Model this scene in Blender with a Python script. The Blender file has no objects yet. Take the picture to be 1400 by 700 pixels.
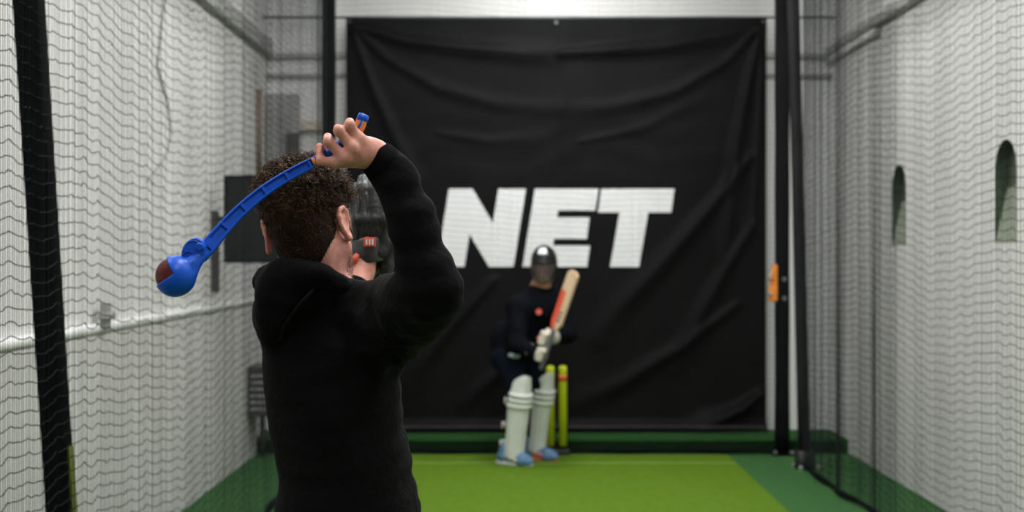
import bpy, bmesh, math, random
import numpy as np
from mathutils import Matrix, Vector

random.seed(7)
rng = np.random.default_rng(11)
SC = bpy.context.scene
COL = SC.collection
PI = math.pi
FPX = 1944.0          # focal length in pixels of the 1400 px wide frame
CAMH = 1.55


def pt(px, py, d):
    """A point of the hall seen at pixel (px, py) and standing d metres down the lane."""
    return np.array([(px - 700.0) * d / FPX, d, CAMH - (py - 350.0) * d / FPX])


# ------------------------------------------------------------------ materials
def sock(n, *names):
    for k in names:
        if k in n.inputs:
            return n.inputs[k]


def mat(name, col, rough=0.6, col2=None, scale=6.0, detail=4.0, bump=0.0, bscale=40.0, metal=0.0,
        spec=0.5, sheen=0.0, sss=0.0, coat=0.0, stretch=(1, 1, 1), ramp=(0.35, 0.65)):
    m = bpy.data.materials.new(name)
    m.use_nodes = True
    nt = m.node_tree
    b = nt.nodes['Principled BSDF']
    b.inputs['Base Color'].default_value = (*col, 1)
    b.inputs['Roughness'].default_value = rough
    b.inputs['Metallic'].default_value = metal
    sock(b, 'Specular IOR Level', 'Specular').default_value = spec
    if sheen:
        sock(b, 'Sheen Weight', 'Sheen').default_value = sheen
    if coat:
        sock(b, 'Coat Weight', 'Clearcoat').default_value = coat
    if sss:
        sock(b, 'Subsurface Weight', 'Subsurface').default_value = sss
        b.inputs['Subsurface Radius'].default_value = (0.012, 0.005, 0.003)
        if 'Subsurface Scale' in b.inputs:
            b.inputs['Subsurface Scale'].default_value = 1.0
    tc = nt.nodes.new('ShaderNodeTexCoord')
    mp = nt.nodes.new('ShaderNodeMapping')
    mp.inputs['Scale'].default_value = stretch
    nt.links.new(tc.outputs['Object'], mp.inputs['Vector'])
    if col2 is None:
        col2 = tuple(min(1.0, c * 1.12) for c in col)
    nz = nt.nodes.new('ShaderNodeTexNoise')
    nz.inputs['Scale'].default_value = scale
    nz.inputs['Detail'].default_value = detail
    nt.links.new(mp.outputs['Vector'], nz.inputs['Vector'])
    rp = nt.nodes.new('ShaderNodeValToRGB')
    rp.color_ramp.elements[0].position = ramp[0]
    rp.color_ramp.elements[1].position = ramp[1]
    rp.color_ramp.elements[0].color = (*col, 1)
    rp.color_ramp.elements[1].color = (*col2, 1)
    nt.links.new(nz.outputs['Fac'], rp.inputs['Fac'])
    nt.links.new(rp.outputs['Color'], b.inputs['Base Color'])
    if bump:
        n2 = nt.nodes.new('ShaderNodeTexNoise')
        n2.inputs['Scale'].default_value = bscale
        n2.inputs['Detail'].default_value = 3
        nt.links.new(mp.outputs['Vector'], n2.inputs['Vector'])
        bp = nt.nodes.new('ShaderNodeBump')
        bp.inputs['Strength'].default_value = bump
        bp.inputs['Distance'].default_value = 0.01
        nt.links.new(n2.outputs['Fac'], bp.inputs['Height'])
        nt.links.new(bp.outputs['Normal'], b.inputs['Normal'])
    return m


M = {}
M['wall'] = mat('wall_paint', (0.735, 0.725, 0.715), 0.75, (0.79, 0.78, 0.77), 1.6, 5, 0.10, 60)
M['wall_low'] = mat('wall_paint_low', (0.65, 0.64, 0.62), 0.75, (0.71, 0.70, 0.68), 1.3, 5, 0.10, 60)
M['wall_back'] = mat('wall_back_paint', (0.70, 0.70, 0.695), 0.7, (0.74, 0.74, 0.735), 1.3, 5, 0.05, 60)
M['ceiling'] = mat('ceiling_paint', (0.72, 0.72, 0.71), 0.8)
M['rail_white'] = mat('rail_white', (0.86, 0.86, 0.85), 0.5)
M['ledge'] = mat('ledge_grey', (0.33, 0.33, 0.32), 0.6, (0.40, 0.40, 0.38), 5)
M['turf_dark'] = mat('turf_dark', (0.030, 0.098, 0.028), 0.9, (0.046, 0.135, 0.040), 30, 6, 0.5, 320, spec=0.15)
M['turf_kerb'] = mat('turf_kerb', (0.018, 0.075, 0.016), 0.9, (0.026, 0.10, 0.022), 30, 6, 0.5, 320, spec=0.15)
M['turf_light'] = mat('turf_light', (0.078, 0.152, 0.0065), 0.9, (0.098, 0.182, 0.009), 22, 7, 0.5, 320, spec=0.15)
M['seam'] = mat('seam_tape', (0.27, 0.40, 0.10), 0.8)
M['net'] = mat('net_nylon', (0.012, 0.0135, 0.015), 0.8, (0.018, 0.020, 0.022), 3, spec=0.02)
M['hem'] = mat('net_hem', (0.004, 0.005, 0.005), 0.9, spec=0.05)
M['steel_black'] = mat('steel_black', (0.0018, 0.0018, 0.0021), 0.6, (0.003, 0.003, 0.0032), 7, spec=0.03)
M['post_grey'] = mat('post_grey', (0.012, 0.0115, 0.013), 0.5, (0.017, 0.0165, 0.018), 7, spec=0.12)
M['pad_black'] = mat('padding_black', (0.0024, 0.0024, 0.0028), 0.6, (0.004, 0.004, 0.0044), 5, 4, 0.2, 50, spec=0.10)
M['bolt'] = mat('bolt_zinc', (0.35, 0.36, 0.38), 0.4, metal=0.7)
M['bolt_dark'] = mat('bolt_dark', (0.10, 0.10, 0.11), 0.4, metal=0.3)
M['orange'] = mat('orange_plastic', (0.80, 0.24, 0.02), 0.4, (0.88, 0.30, 0.03), 9)
M['banner'] = mat('banner_cloth', (0.0050, 0.0043, 0.0048), 0.62, (0.0066, 0.0056, 0.0063), 3, 5, 0.05, 140, spec=0.09)
M['banner_hem'] = mat('banner_hem', (0.036, 0.028, 0.033), 0.8, (0.048, 0.038, 0.044), 9, spec=0.1)
M['letter'] = mat('letter_print', (0.82, 0.82, 0.84), 0.6, (0.86, 0.86, 0.88), 4)
M['cable'] = mat('cable_dark', (0.06, 0.075, 0.08), 0.5)
M['screen'] = mat('screen_black', (0.006, 0.006, 0.0065), 0.3, (0.009, 0.009, 0.0095), 3, spec=0.3)
M['brown'] = mat('pipe_brown', (0.22, 0.15, 0.12), 0.6, (0.28, 0.19, 0.15), 9)
M['grey_box'] = mat('cabinet_grey', (0.27, 0.265, 0.26), 0.5, (0.33, 0.325, 0.32), 4)
M['dark_box'] = mat('cabinet_dark', (0.045, 0.043, 0.04), 0.5, (0.06, 0.058, 0.055), 4)
M['beige'] = mat('trunking_beige', (0.50, 0.45, 0.37), 0.6)
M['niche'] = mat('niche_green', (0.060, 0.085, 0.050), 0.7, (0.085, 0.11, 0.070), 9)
M['sill'] = mat('niche_sill', (0.23, 0.265, 0.20), 0.8, (0.30, 0.335, 0.265), 9)
M['blue'] = mat('blue_plastic', (0.0012, 0.086, 0.60), 0.38, (0.0018, 0.10, 0.66), 12, 3, 0.03, 90, spec=0.35)
M['blue_dark'] = mat('blue_slot', (0.003, 0.055, 0.36), 0.45)
M['ball'] = mat('ball_leather', (0.085, 0.008, 0.008), 0.5, (0.14, 0.016, 0.015), 60, 4, 0.25, 160, spec=0.25)
M['ball_seam'] = mat('ball_seam', (0.30, 0.15, 0.11), 0.7)
M['skin'] = mat('skin', (0.58, 0.232, 0.178), 0.5, (0.71, 0.33, 0.262), 42, 4, 0.10, 240, sss=0.12, spec=0.4)
M['nail'] = mat('nail', (0.72, 0.45, 0.38), 0.3)
M['hair'] = mat('hair_brown', (0.022, 0.0095, 0.0045), 0.5, (0.15, 0.075, 0.032), 70, 3, ramp=(0.42, 0.72), spec=0.25)
M['hair_base'] = mat('hair_root', (0.010, 0.0052, 0.003), 0.8, (0.022, 0.011, 0.006), 60, 3, spec=0.1)
M['stubble'] = mat('stubble', (0.12, 0.055, 0.034), 0.6, (0.17, 0.08, 0.05), 60)
M['hoodie'] = mat('hoodie_fleece', (0.0036, 0.0036, 0.0039), 0.9, (0.005, 0.005, 0.0054), 5, 5, 0.35, 60, spec=0.06, sheen=0.02)
M['cuff'] = mat('hoodie_rib', (0.0036, 0.0036, 0.0039), 0.9, bump=0.3, bscale=30, stretch=(8, 8, 0.6), spec=0.06, sheen=0.02)
M['trousers'] = mat('trousers_black', (0.008, 0.008, 0.009), 0.8, (0.011, 0.011, 0.012), 6, 4, 0.2, 40)
M['shoe_black'] = mat('shoe_black', (0.012, 0.012, 0.013), 0.5)
M['sole_white'] = mat('sole_white', (0.6, 0.6, 0.58), 0.6)
M['leather'] = mat('mitt_leather', (0.010, 0.010, 0.0105), 0.45, (0.030, 0.030, 0.030), 30, 5, 0.3, 70, spec=0.45)
M['leather2'] = mat('mitt_strap', (0.020, 0.020, 0.020), 0.35, (0.03, 0.03, 0.03), 26, 5, 0.2, 70, spec=0.6)
M['red'] = mat('red_badge', (0.66, 0.085, 0.05), 0.5, (0.72, 0.11, 0.06), 9)
M['white'] = mat('white_print', (0.75, 0.75, 0.75), 0.5)
M['navy'] = mat('navy_top', (0.0028, 0.0036, 0.0058), 0.9, (0.0042, 0.005, 0.0078), 6, 4, 0.3, 30, spec=0.06)
M['navy_t'] = mat('navy_trousers', (0.0034, 0.0055, 0.0105), 0.9, (0.0046, 0.007, 0.013), 6, 4, 0.3, 30, spec=0.06)
M['helmet'] = mat('helmet_shell', (0.005, 0.005, 0.006), 0.32, (0.008, 0.008, 0.009), 5, spec=0.35)
M['grille'] = mat('grille_steel', (0.075, 0.07, 0.068), 0.45, metal=0.2)
M['skin_b'] = mat('skin_batter', (0.33, 0.16, 0.10), 0.55, (0.40, 0.20, 0.13), 20, sss=0.1)
M['glove'] = mat('glove_cream', (0.56, 0.50, 0.43), 0.7, (0.64, 0.58, 0.50), 20, 4, 0.2, 60)
M['padw'] = mat('pad_white', (0.60, 0.62, 0.58), 0.65, (0.67, 0.69, 0.65), 9, 4, 0.15, 40)
M['padroll'] = mat('pad_roll', (0.68, 0.69, 0.66), 0.6)
M['strap'] = mat('pad_strap', (0.42, 0.27, 0.24), 0.7, (0.62, 0.55, 0.52), 30)
M['willow'] = mat('willow', (0.62, 0.43, 0.27), 0.5, (0.72, 0.53, 0.36), 14, 5, stretch=(1, 1, 0.15))
M['sticker'] = mat('bat_sticker', (0.74, 0.085, 0.04), 0.45, (0.80, 0.12, 0.05), 10)
M['grip'] = mat('bat_grip', (0.10, 0.10, 0.11), 0.7)
M['yellow'] = mat('stump_yellow', (0.62, 0.70, 0.006), 0.45, (0.68, 0.76, 0.012), 7)
M['stumpbase'] = mat('stump_base', (0.008, 0.008, 0.008), 0.5)
M['shoe_blue'] = mat('shoe_blue', (0.055, 0.14, 0.29), 0.6, (0.13, 0.24, 0.40), 30)
M['shoe_orange'] = mat('shoe_orange', (0.70, 0.14, 0.05), 0.6)
M['shoe_cream'] = mat('shoe_cream', (0.62, 0.55, 0.38), 0.6)
M['eye'] = mat('eye_white', (0.8, 0.8, 0.78), 0.2)

# ------------------------------------------------------------------ object helpers
ORI = {}


def tag(o, label=None, cat=None, group=None, kind=None):
    if label: o['label'] = label
    if cat: o['category'] = cat
    if group: o['group'] = group
    if kind: o['kind'] = kind
    return o


def link(o, parent, origin):
    COL.objects.link(o)
    origin = np.array(origin, float)
    if parent is not None:
        o.parent = parent
        o.location = Vector(origin - ORI[parent.name])
    else:
        o.location = Vector(origin)
    ORI[o.name] = origin
    return o


def empty(name, loc):
    o = bpy.data.objects.new(name, None)
    o.empty_display_size = 0.1
    return link(o, None, loc)


def mk(name, V, F, m, parent=None, origin=None, smooth=True, mats=None, fm=None):
    """World-space vertices and faces become one mesh object."""
    V = np.asarray(V, float)
    if origin is None:
        origin = ORI[parent.name] if parent is not None else (V[:, 0].mean(), V[:, 1].mean(), V[:, 2].min())
    origin = np.array(origin, float)
    me = bpy.data.meshes.new(name)
    VV = V - origin
    if isinstance(F, np.ndarray):
        n = F.shape[1]
        me.vertices.add(len(VV))
        me.vertices.foreach_set('co', VV.ravel())
        me.loops.add(F.size)
        me.loops.foreach_set('vertex_index', F.ravel().astype(np.int32))
        me.polygons.add(len(F))
        me.polygons.foreach_set('loop_start', np.arange(0, F.size, n, dtype=np.int32))
        me.polygons.foreach_set('loop_total', np.full(len(F), n, dtype=np.int32))
        me.update(calc_edges=True)
    else:
        me.from_pydata([tuple(v) for v in VV], [], [tuple(f) for f in F])
    for x in (mats or [m]):
        me.materials.append(x)
    if fm is not None:
        me.polygons.foreach_set('material_index', np.asarray(fm, np.int32))
    me.polygons.foreach_set('use_smooth', np.full(len(me.polygons), smooth))
    me.validate()
    me.update()
    o = bpy.data.objects.new(name, me)
    return link(o, parent, origin)


class MB:
    """Collects shapes for one mesh."""
    def __init__(s):
        s.V, s.F, s.n = [], [], 0

    def add(s, V, F):
        s.V.append(np.asarray(V, float))
        s.F += [tuple(int(i) + s.n for i in f) for f in F]
        s.n += len(V)
        return s

    def box(s, lo, hi, bev=0.0, R=None, c=None):
        bm = bmesh.new()
        bmesh.ops.create_cube(bm, size=1.0)
        lo, hi = np.array(lo, float), np.array(hi, float)
        sz, ce = hi - lo, (hi + lo) / 2
        for v in bm.verts:
            v.co = Vector([v.co[i] * sz[i] for i in range(3)])
        if bev > 0:
            bmesh.ops.bevel(bm, geom=bm.edges[:], offset=bev, segments=2, affect='EDGES', profile=0.5)
        V = np.array([v.co[:] for v in bm.verts])
        bm.verts.index_update()
        F = [[v.index for v in f.verts] for f in bm.faces]
        bm.free()
        if R is not None:
            V = V @ np.array(R).T
        return s.add(V + ce, F)

    def tube(s, P, r, n=10, cap=True, flat=None):
        P = np.asarray(P, float)
        r = np.full(len(P), r) if np.isscalar(r) else np.asarray(r, float)
        T = np.gradient(P, axis=0)
        T /= np.linalg.norm(T, axis=1)[:, None] + 1e-12
        a = np.array([0, 0, 1.0]) if abs(T[0][2]) < 0.9 else np.array([1.0, 0, 0])
        rings = []
        for i in range(len(P)):
            u = a - T[i] * (a @ T[i])
            u /= np.linalg.norm(u)
            a = u
            w = np.cross(T[i], u)
            th = np.arange(n) * 2 * PI / n
            k = 1.0 if flat is None else flat
            rings.append(P[i] + r[i] * (np.cos(th)[:, None] * u + k * np.sin(th)[:, None] * w))
        V = np.concatenate(rings)
        F = []
        for i in range(len(P) - 1):
            for j in range(n):
                k = (j + 1) % n
                F.append((i * n + j, i * n + k, (i + 1) * n + k, (i + 1) * n + j))
        if cap:
            F.append(tuple(range(n))[::-1])
            F.append(tuple((len(P) - 1) * n + j for j in range(n)))
        return s.add(V, F)

    def rings(s, R, cap=True, closed=True):
        m, n = len(R), len(R[0])
        V = np.concatenate(R)
        F = []
        for i in range(m - 1):
            for j in range(n if closed else n - 1):
                k = (j + 1) % n
                F.append((i * n + j, i * n + k, (i + 1) * n + k, (i + 1) * n + j))
        if cap and closed:
            F.append(tuple(range(n))[::-1])
            F.append(tuple((m - 1) * n + j for j in range(n)))
        return s.add(V, F)

    def disc(s, c, axis, r, h, n=20, bev=0.0):
        axis = np.array(axis, float) / np.linalg.norm(axis)
        c = np.array(c, float)
        if bev:
            P = [c, c, c + axis * (h - bev), c + axis * h]
            rr = [r, r, r, r - bev]
            P[1] = c + axis * 1e-4
        else:
            P, rr = [c, c + axis * h], [r, r]
        return s.tube(P, rr, n)

    def build(s, name, m, parent=None, origin=None, smooth=False):
        return mk(name, np.concatenate(s.V), s.F, m, parent, origin, smooth)


def autosmooth(o, ang=40):
    me = o.data
    me.polygons.foreach_set('use_smooth', np.full(len(me.polygons), True))
    bm = bmesh.new()
    bm.from_mesh(me)
    for e in bm.edges:
        if len(e.link_faces) == 2:
            e.smooth = e.calc_face_angle(0) < math.radians(ang)
    bm.to_mesh(me)
    bm.free()
    return o


# ------------------------------------------------------------------ distance fields -> one continuous surface
class Field:
    def __init__(s, lo, hi, h):
        s.lo, s.h = np.array(lo, float), h
        s.n = np.ceil((np.array(hi) - s.lo) / h).astype(int) + 1
        s.F = np.full(tuple(s.n), 1.0, np.float32)

    def sub(s, lo, hi):
        a = np.clip(np.floor((np.array(lo) - s.lo) / s.h).astype(int), 0, s.n - 1)
        b = np.clip(np.ceil((np.array(hi) - s.lo) / s.h).astype(int) + 1, 1, s.n)
        sl = tuple(slice(a[i], b[i]) for i in range(3))
        ax = [(s.lo[i] + s.h * np.arange(a[i], b[i])).astype(np.float32) for i in range(3)]
        return sl, ax

    def apply(s, fn, lo, hi, k=0.0, op='add'):
        pad = k + 3 * s.h
        sl, (x, y, z) = s.sub(np.array(lo) - pad, np.array(hi) + pad)
        if 0 in s.F[sl].shape:
            return
        X, Y, Z = np.meshgrid(x, y, z, indexing='ij', sparse=True)
        d = fn(X, Y, Z)
        a = s.F[sl]
        if op == 'add':
            if k > 0:
                hh = np.clip(0.5 + 0.5 * (a - d) / k, 0, 1)
                s.F[sl] = a * (1 - hh) + d * hh - k * hh * (1 - hh)
            else:
                s.F[sl] = np.minimum(a, d)
        else:
            d = -d
            if k > 0:
                hh = np.clip(0.5 - 0.5 * (a - d) / k, 0, 1)
                s.F[sl] = a * (1 - hh) + d * hh + k * hh * (1 - hh)
            else:
                s.F[sl] = np.maximum(a, d)

    def cone(s, a, b, ra, rb, k=0.01, op='add'):
        a, b = np.array(a, float), np.array(b, float)
        ab = b - a
        L = float(ab @ ab) + 1e-12

        def fn(X, Y, Z):
            t = np.clip(((X - a[0]) * ab[0] + (Y - a[1]) * ab[1] + (Z - a[2]) * ab[2]) / L, 0, 1)
            return np.sqrt((X - a[0] - t * ab[0]) ** 2 + (Y - a[1] - t * ab[1]) ** 2 + (Z - a[2] - t * ab[2]) ** 2) - (ra + (rb - ra) * t)
        R = max(ra, rb)
        s.apply(fn, np.minimum(a, b) - R, np.maximum(a, b) + R, k, op)

    def chain(s, P, R, k=0.01):
        for i in range(len(P) - 1):
            s.cone(P[i], P[i + 1], R[i], R[i + 1], k)

    def ell(s, c, r, Rm=None, k=0.01, op='add'):
        c, r = np.array(c, float), np.array(r, float)
        A = np.eye(3) if Rm is None else np.array(Rm, float)   # columns: local axes in world

        def fn(X, Y, Z):
            dx, dy, dz = X - c[0], Y - c[1], Z - c[2]
            q = [dx * A[0, i] + dy * A[1, i] + dz * A[2, i] for i in range(3)]
            k0 = np.sqrt(sum((q[i] / r[i]) ** 2 for i in range(3)))
            k1 = np.sqrt(sum((q[i] / r[i] ** 2) ** 2 for i in range(3)))
            return k0 * (k0 - 1) / (k1 + 1e-9)
        R = float(max(r))
        s.apply(fn, c - R, c + R, k, op)

    def zloft(s, tab, k=0.02, op='add'):
        """tab rows: z, cx, cy, rx, ry (ellipse sections stacked upwards)."""
        t = np.array(sorted(tab), float)

        def fn(X, Y, Z):
            zc = np.clip(Z, t[0, 0], t[-1, 0])
            cx, cy, rx, ry = (np.interp(zc, t[:, 0], t[:, i]).astype(np.float32) for i in (1, 2, 3, 4))
            q = np.sqrt(((X - cx) / rx) ** 2 + ((Y - cy) / ry) ** 2)
            d = (q - 1) * np.minimum(rx, ry)
            dz = np.maximum(Z - t[-1, 0], t[0, 0] - Z)
            return np.where(dz > 0, np.sqrt(np.maximum(d, 0) ** 2 + dz ** 2) + np.minimum(d, 0) * 0, np.maximum(d, dz))
        lo = (min(t[:, 1] - t[:, 3]), min(t[:, 2] - t[:, 4]), t[0, 0])
        hi = (max(t[:, 1] + t[:, 3]), max(t[:, 2] + t[:, 4]), t[-1, 0])
        s.apply(fn, lo, hi, k, op)

    def mesh(s, relax=2):
        F, h = s.F, s.h
        neg = F < 0
        n = np.array(F.shape) - 1
        cnt = np.zeros(tuple(n), np.uint8)
        for i in (0, 1):
            for j in (0, 1):
                for k in (0, 1):
                    cnt += neg[i:i + n[0], j:j + n[1], k:k + n[2]]
        act = (cnt > 0) & (cnt < 8)
        ids = np.full(tuple(n), -1, np.int32)
        C = np.argwhere(act)
        ids[act] = np.arange(len(C))
        acc = np.zeros((len(C), 3)); w = np.zeros(len(C))
        cor = [(i, j, k) for i in (0, 1) for j in (0, 1) for k in (0, 1)]
        val = {c: F[C[:, 0] + c[0], C[:, 1] + c[1], C[:, 2] + c[2]] for c in cor}
        for c in cor:
            for ax in range(3):
                if c[ax]: continue
                e = list(c); e[ax] = 1; e = tuple(e)
                a, b = val[c], val[e]
                m = (a < 0) != (b < 0)
                t = np.where(m, a / np.where(m, a - b, 1), 0)
                p = np.tile(np.array(c, float), (len(C), 1)); p[:, ax] += t
                acc += p * m[:, None]; w += m
        V = (C + acc / w[:, None])
        quads = []
        for ax in range(3):
            o1, o2 = [(1, 2), (2, 0), (0, 1)][ax]
            A = [slice(0, F.shape[i]) for i in range(3)]
            a = [slice(1, F.shape[i] - 1) for i in range(3)]; b = list(a)
            a[ax] = slice(0, F.shape[ax] - 1); b[ax] = slice(1, F.shape[ax])
            na, nb = neg[tuple(a)], neg[tuple(b)]
            E = np.argwhere(na != nb)
            if not len(E): continue
            flip = na[E[:, 0], E[:, 1], E[:, 2]]
            off = np.ones(3, int); off[ax] = 0
            E = E + off
            q = []
            for d1, d2 in ((-1, -1), (0, -1), (0, 0), (-1, 0)):
                c = E.copy(); c[:, o1] += d1; c[:, o2] += d2
                q.append(ids[c[:, 0], c[:, 1], c[:, 2]])
            q = np.stack(q, 1)
            q[~flip] = q[~flip][:, ::-1]
            quads.append(q)
        Q = np.concatenate(quads)
        Q = Q[(Q >= 0).all(1)]
        for _ in range(relax):
            S = np.zeros_like(V); W = np.zeros(len(V))
            for i in range(4):
                a, b = Q[:, i], Q[:, (i + 1) % 4]
                for k in range(3):
                    S[:, k] += np.bincount(a, V[b, k], len(V)) + np.bincount(b, V[a, k], len(V))
                W += np.bincount(a, minlength=len(V)) + np.bincount(b, minlength=len(V))
            V = 0.5 * V + 0.5 * S / np.maximum(W, 1)[:, None]
        return s.lo + V * h, Q


def normals(V, Q):
    n = np.cross(V[Q[:, 2]] - V[Q[:, 0]], V[Q[:, 3]] - V[Q[:, 1]])
    N = np.zeros_like(V)
    for i in range(4):
        for k in range(3):
            N[:, k] += np.bincount(Q[:, i], n[:, k], len(V))
    return N / (np.linalg.norm(N, axis=1)[:, None] + 1e-12)


def wob(P, f, seed):
    r = np.random.default_rng(seed)
    v = np.zeros(len(P))
    for i in range(5):
        k = r.normal(size=3); k /= np.linalg.norm(k)
        v += np.sin(P @ k * f * (0.7 + 0.25 * i) + r.uniform(0, 6.3))
    return v / 3.0


def strands(paths, r0, r1, n=3):
    """paths: (N, m, 3) -> thin tapering tubes."""
    N, m, _ = paths.shape
    T = np.gradient(paths, axis=1)
    T /= np.linalg.norm(T, axis=2)[..., None] + 1e-12
    ref = np.where(np.abs(T[..., 2:3]) < 0.8, np.array([0, 0, 1.0]), np.array([1.0, 0, 0]))
    u = np.cross(T, ref); u /= np.linalg.norm(u, axis=2)[..., None] + 1e-12
    w = np.cross(T, u)
    r = np.linspace(r0, r1, m)[None, :, None]
    R = [paths + r * (math.cos(2 * PI * j / n) * u + math.sin(2 * PI * j / n) * w) for j in range(n)]
    V = np.stack(R, 2).reshape(-1, 3)
    idx = np.arange(N * m * n).reshape(N, m, n)
    Q = []
    for j in range(n):
        k = (j + 1) % n
        Q.append(np.stack([idx[:, :-1, j], idx[:, :-1, k], idx[:, 1:, k], idx[:, 1:, j]], -1).reshape(-1, 4))
    return V, np.concatenate(Q)


def rot(ax, deg):
    return np.array(Matrix.Rotation(math.radians(deg), 3, ax))


# ------------------------------------------------------------------ room shell
Y0, Y1 = -3.5, 11.8
XL, XR = -2.04, 2.645
ZC = 4.3


def shell(name, lo, hi, m):
    return tag(MB().box(lo, hi).build(name, m), kind='structure')


shell('floor', (XL - 0.2, Y0 - 0.2, -0.1), (XR + 0.2, Y1 + 0.2, 0.0), M['turf_dark'])
shell('ceiling', (XL - 0.2, Y0 - 0.2, ZC), (XR + 0.2, Y1 + 0.2, ZC + 0.1), M['ceiling'])
shell('wall_left', (XL - 0.2, Y0, 0), (XL, Y1, ZC), M['wall'])
shell('wall_back', (XL - 0.2, Y1, 0), (XR + 0.2, Y1 + 0.2, ZC), M['wall_back'])
shell('wall_front', (XL - 0.2, Y0 - 0.2, 0), (XR + 0.2, Y0, ZC), M['wall'])

# right wall with two arched slit recesses, each with a sloping sill
def arch_niche(yc, w, z0, zs, ztop, depth):
    h = w / 2
    pts = [(-h, z0), (h, z0)]
    for i in range(13):
        a = i / 12 * PI
        pts.append((h * math.cos(a), zs + (ztop - zs) * math.sin(a) ** 0.8))
    return [(yc + a, b) for a, b in pts]


wr = shell('wall_right', (XR, Y0, 0), (XR + 0.4, Y1, ZC), M['wall'])
wr.data.materials.append(M['niche'])
cutters = []
for yc, w in ((9.72, 0.36), (7.62, 0.34)):
    prof = arch_niche(yc, w, 1.62, 1.98, 2.175, 0.2)
    n = len(prof)
    V = [(XR - 0.05, a, b) for a, b in prof] + [(XR + 0.075, a, b) for a, b in prof]
    F = [tuple(range(n)), tuple(range(2 * n - 1, n - 1, -1))]
    F += [(i, i + n, (i + 1) % n + n, (i + 1) % n) for i in range(n)]
    c = mk('cutter', V, F, M['niche'], smooth=False, origin=(0, 0, 0))
    bm = bmesh.new(); bm.from_mesh(c.data)
    bmesh.ops.recalc_face_normals(bm, faces=bm.faces)
    bm.to_mesh(c.data); bm.free()
    cutters.append(c)
    md = wr.modifiers.new('cut', 'BOOLEAN')
    md.operation = 'DIFFERENCE'; md.solver = 'EXACT'; md.object = c
    md.material_mode = 'TRANSFER'
dg = bpy.context.evaluated_depsgraph_get()
new = bpy.data.meshes.new_from_object(wr.evaluated_get(dg))
wr.modifiers.clear()
wr.data = new
for c in cutters:
    bpy.data.objects.remove(c)
for i, (yc, w) in enumerate(((9.72, 0.36), (7.62, 0.34))):
    h = w / 2 - 0.002
    V = [(XR + 0.002, yc - h, 1.621), (XR + 0.002, yc + h, 1.621), (XR + 0.068, yc + h, 1.93), (XR + 0.068, yc - h, 1.93),
         (XR + 0.068, yc + h, 1.621), (XR + 0.068, yc - h, 1.621)]
    s = mk('trim_%d' % (i + 1), V, [(0, 1, 2, 3), (0, 3, 5), (1, 4, 2), (3, 2, 4, 5), (0, 5, 4, 1)], M['sill'], smooth=False)
    tag(s, kind='structure')

# turf kerb along the back wall, dado ledge on the left wall, ledges high on the walls
o = tag(MB().box((XL, 11.172, 0.0), (XR, Y1, 0.112), 0.012).build('trim_3', M['turf_kerb']), kind='structure')
M['kerb_face_shade'] = mat('kerb_shade_turf', (0.006, 0.020, 0.006), 0.9, (0.009, 0.028, 0.008), 30, 6, 0.4, 320, spec=0.05)  # shade on the kerb's front face, put into a darker turf colour
o = tag(MB().box((XL, 11.155, 0.0), (2.60, 11.175, 0.098), 0.004).build('trim_10', M['kerb_face_shade']), kind='structure')  # thin facing added to the kerb front to carry the painted shade
V, F = [], []
prof = [(XL - 0.01, 0.0), (XL + 0.045, 0.0), (XL + 0.045, 1.175), (XL + 0.03, 1.215), (XL - 0.01, 1.222)]
pan = MB().box((XL - 0.01, Y0, 0.0), (XL + 0.035, 11.16, 1.165)).build('trim_4', M['wall_low'])
tag(pan, kind='structure')
led = MB().tube([(XL + 0.02, Y0, 1.195), (XL + 0.02, 11.70, 1.195)], 0.026, 10).build('trim_5', M['rail_white'], smooth=True)
tag(led, kind='structure')
tag(MB().box((XL - 0.01, Y0, 3.20), (XL + 0.06, Y1, 3.33), 0.01).build('trim_6', M['ledge']), kind='structure')
tag(MB().box((XR - 0.06, Y0, 3.20), (XR + 0.01, Y1, 3.27), 0.01).build('trim_7', M['ledge']), kind='structure')
b = MB()
b.box((XL, Y1 - 0.05, 3.185), (XR, Y1 + 0.01, 3.23), 0.01)
tag(b.build('trim_8', M['ledge']), kind='structure')
b = MB()
b.box((XL, Y1 - 0.05, 3.03), (XR, Y1 + 0.01, 3.06), 0.008)
tag(b.build('trim_9', M['ledge']), kind='structure')

# batting strip
mat_o = MB().box((-1.02, 1.0, 0.0), (1.67, 11.02, 0.012), 0.004).build('batting_mat', M['turf_light'])
tag(mat_o, 'bright lime green batting mat lying down the middle of the dark green floor', 'mat')
MB().box((-1.02, 10.57, 0.0115), (1.67, 10.585, 0.0135)).build('crease_line', M['seam'], mat_o)

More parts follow.
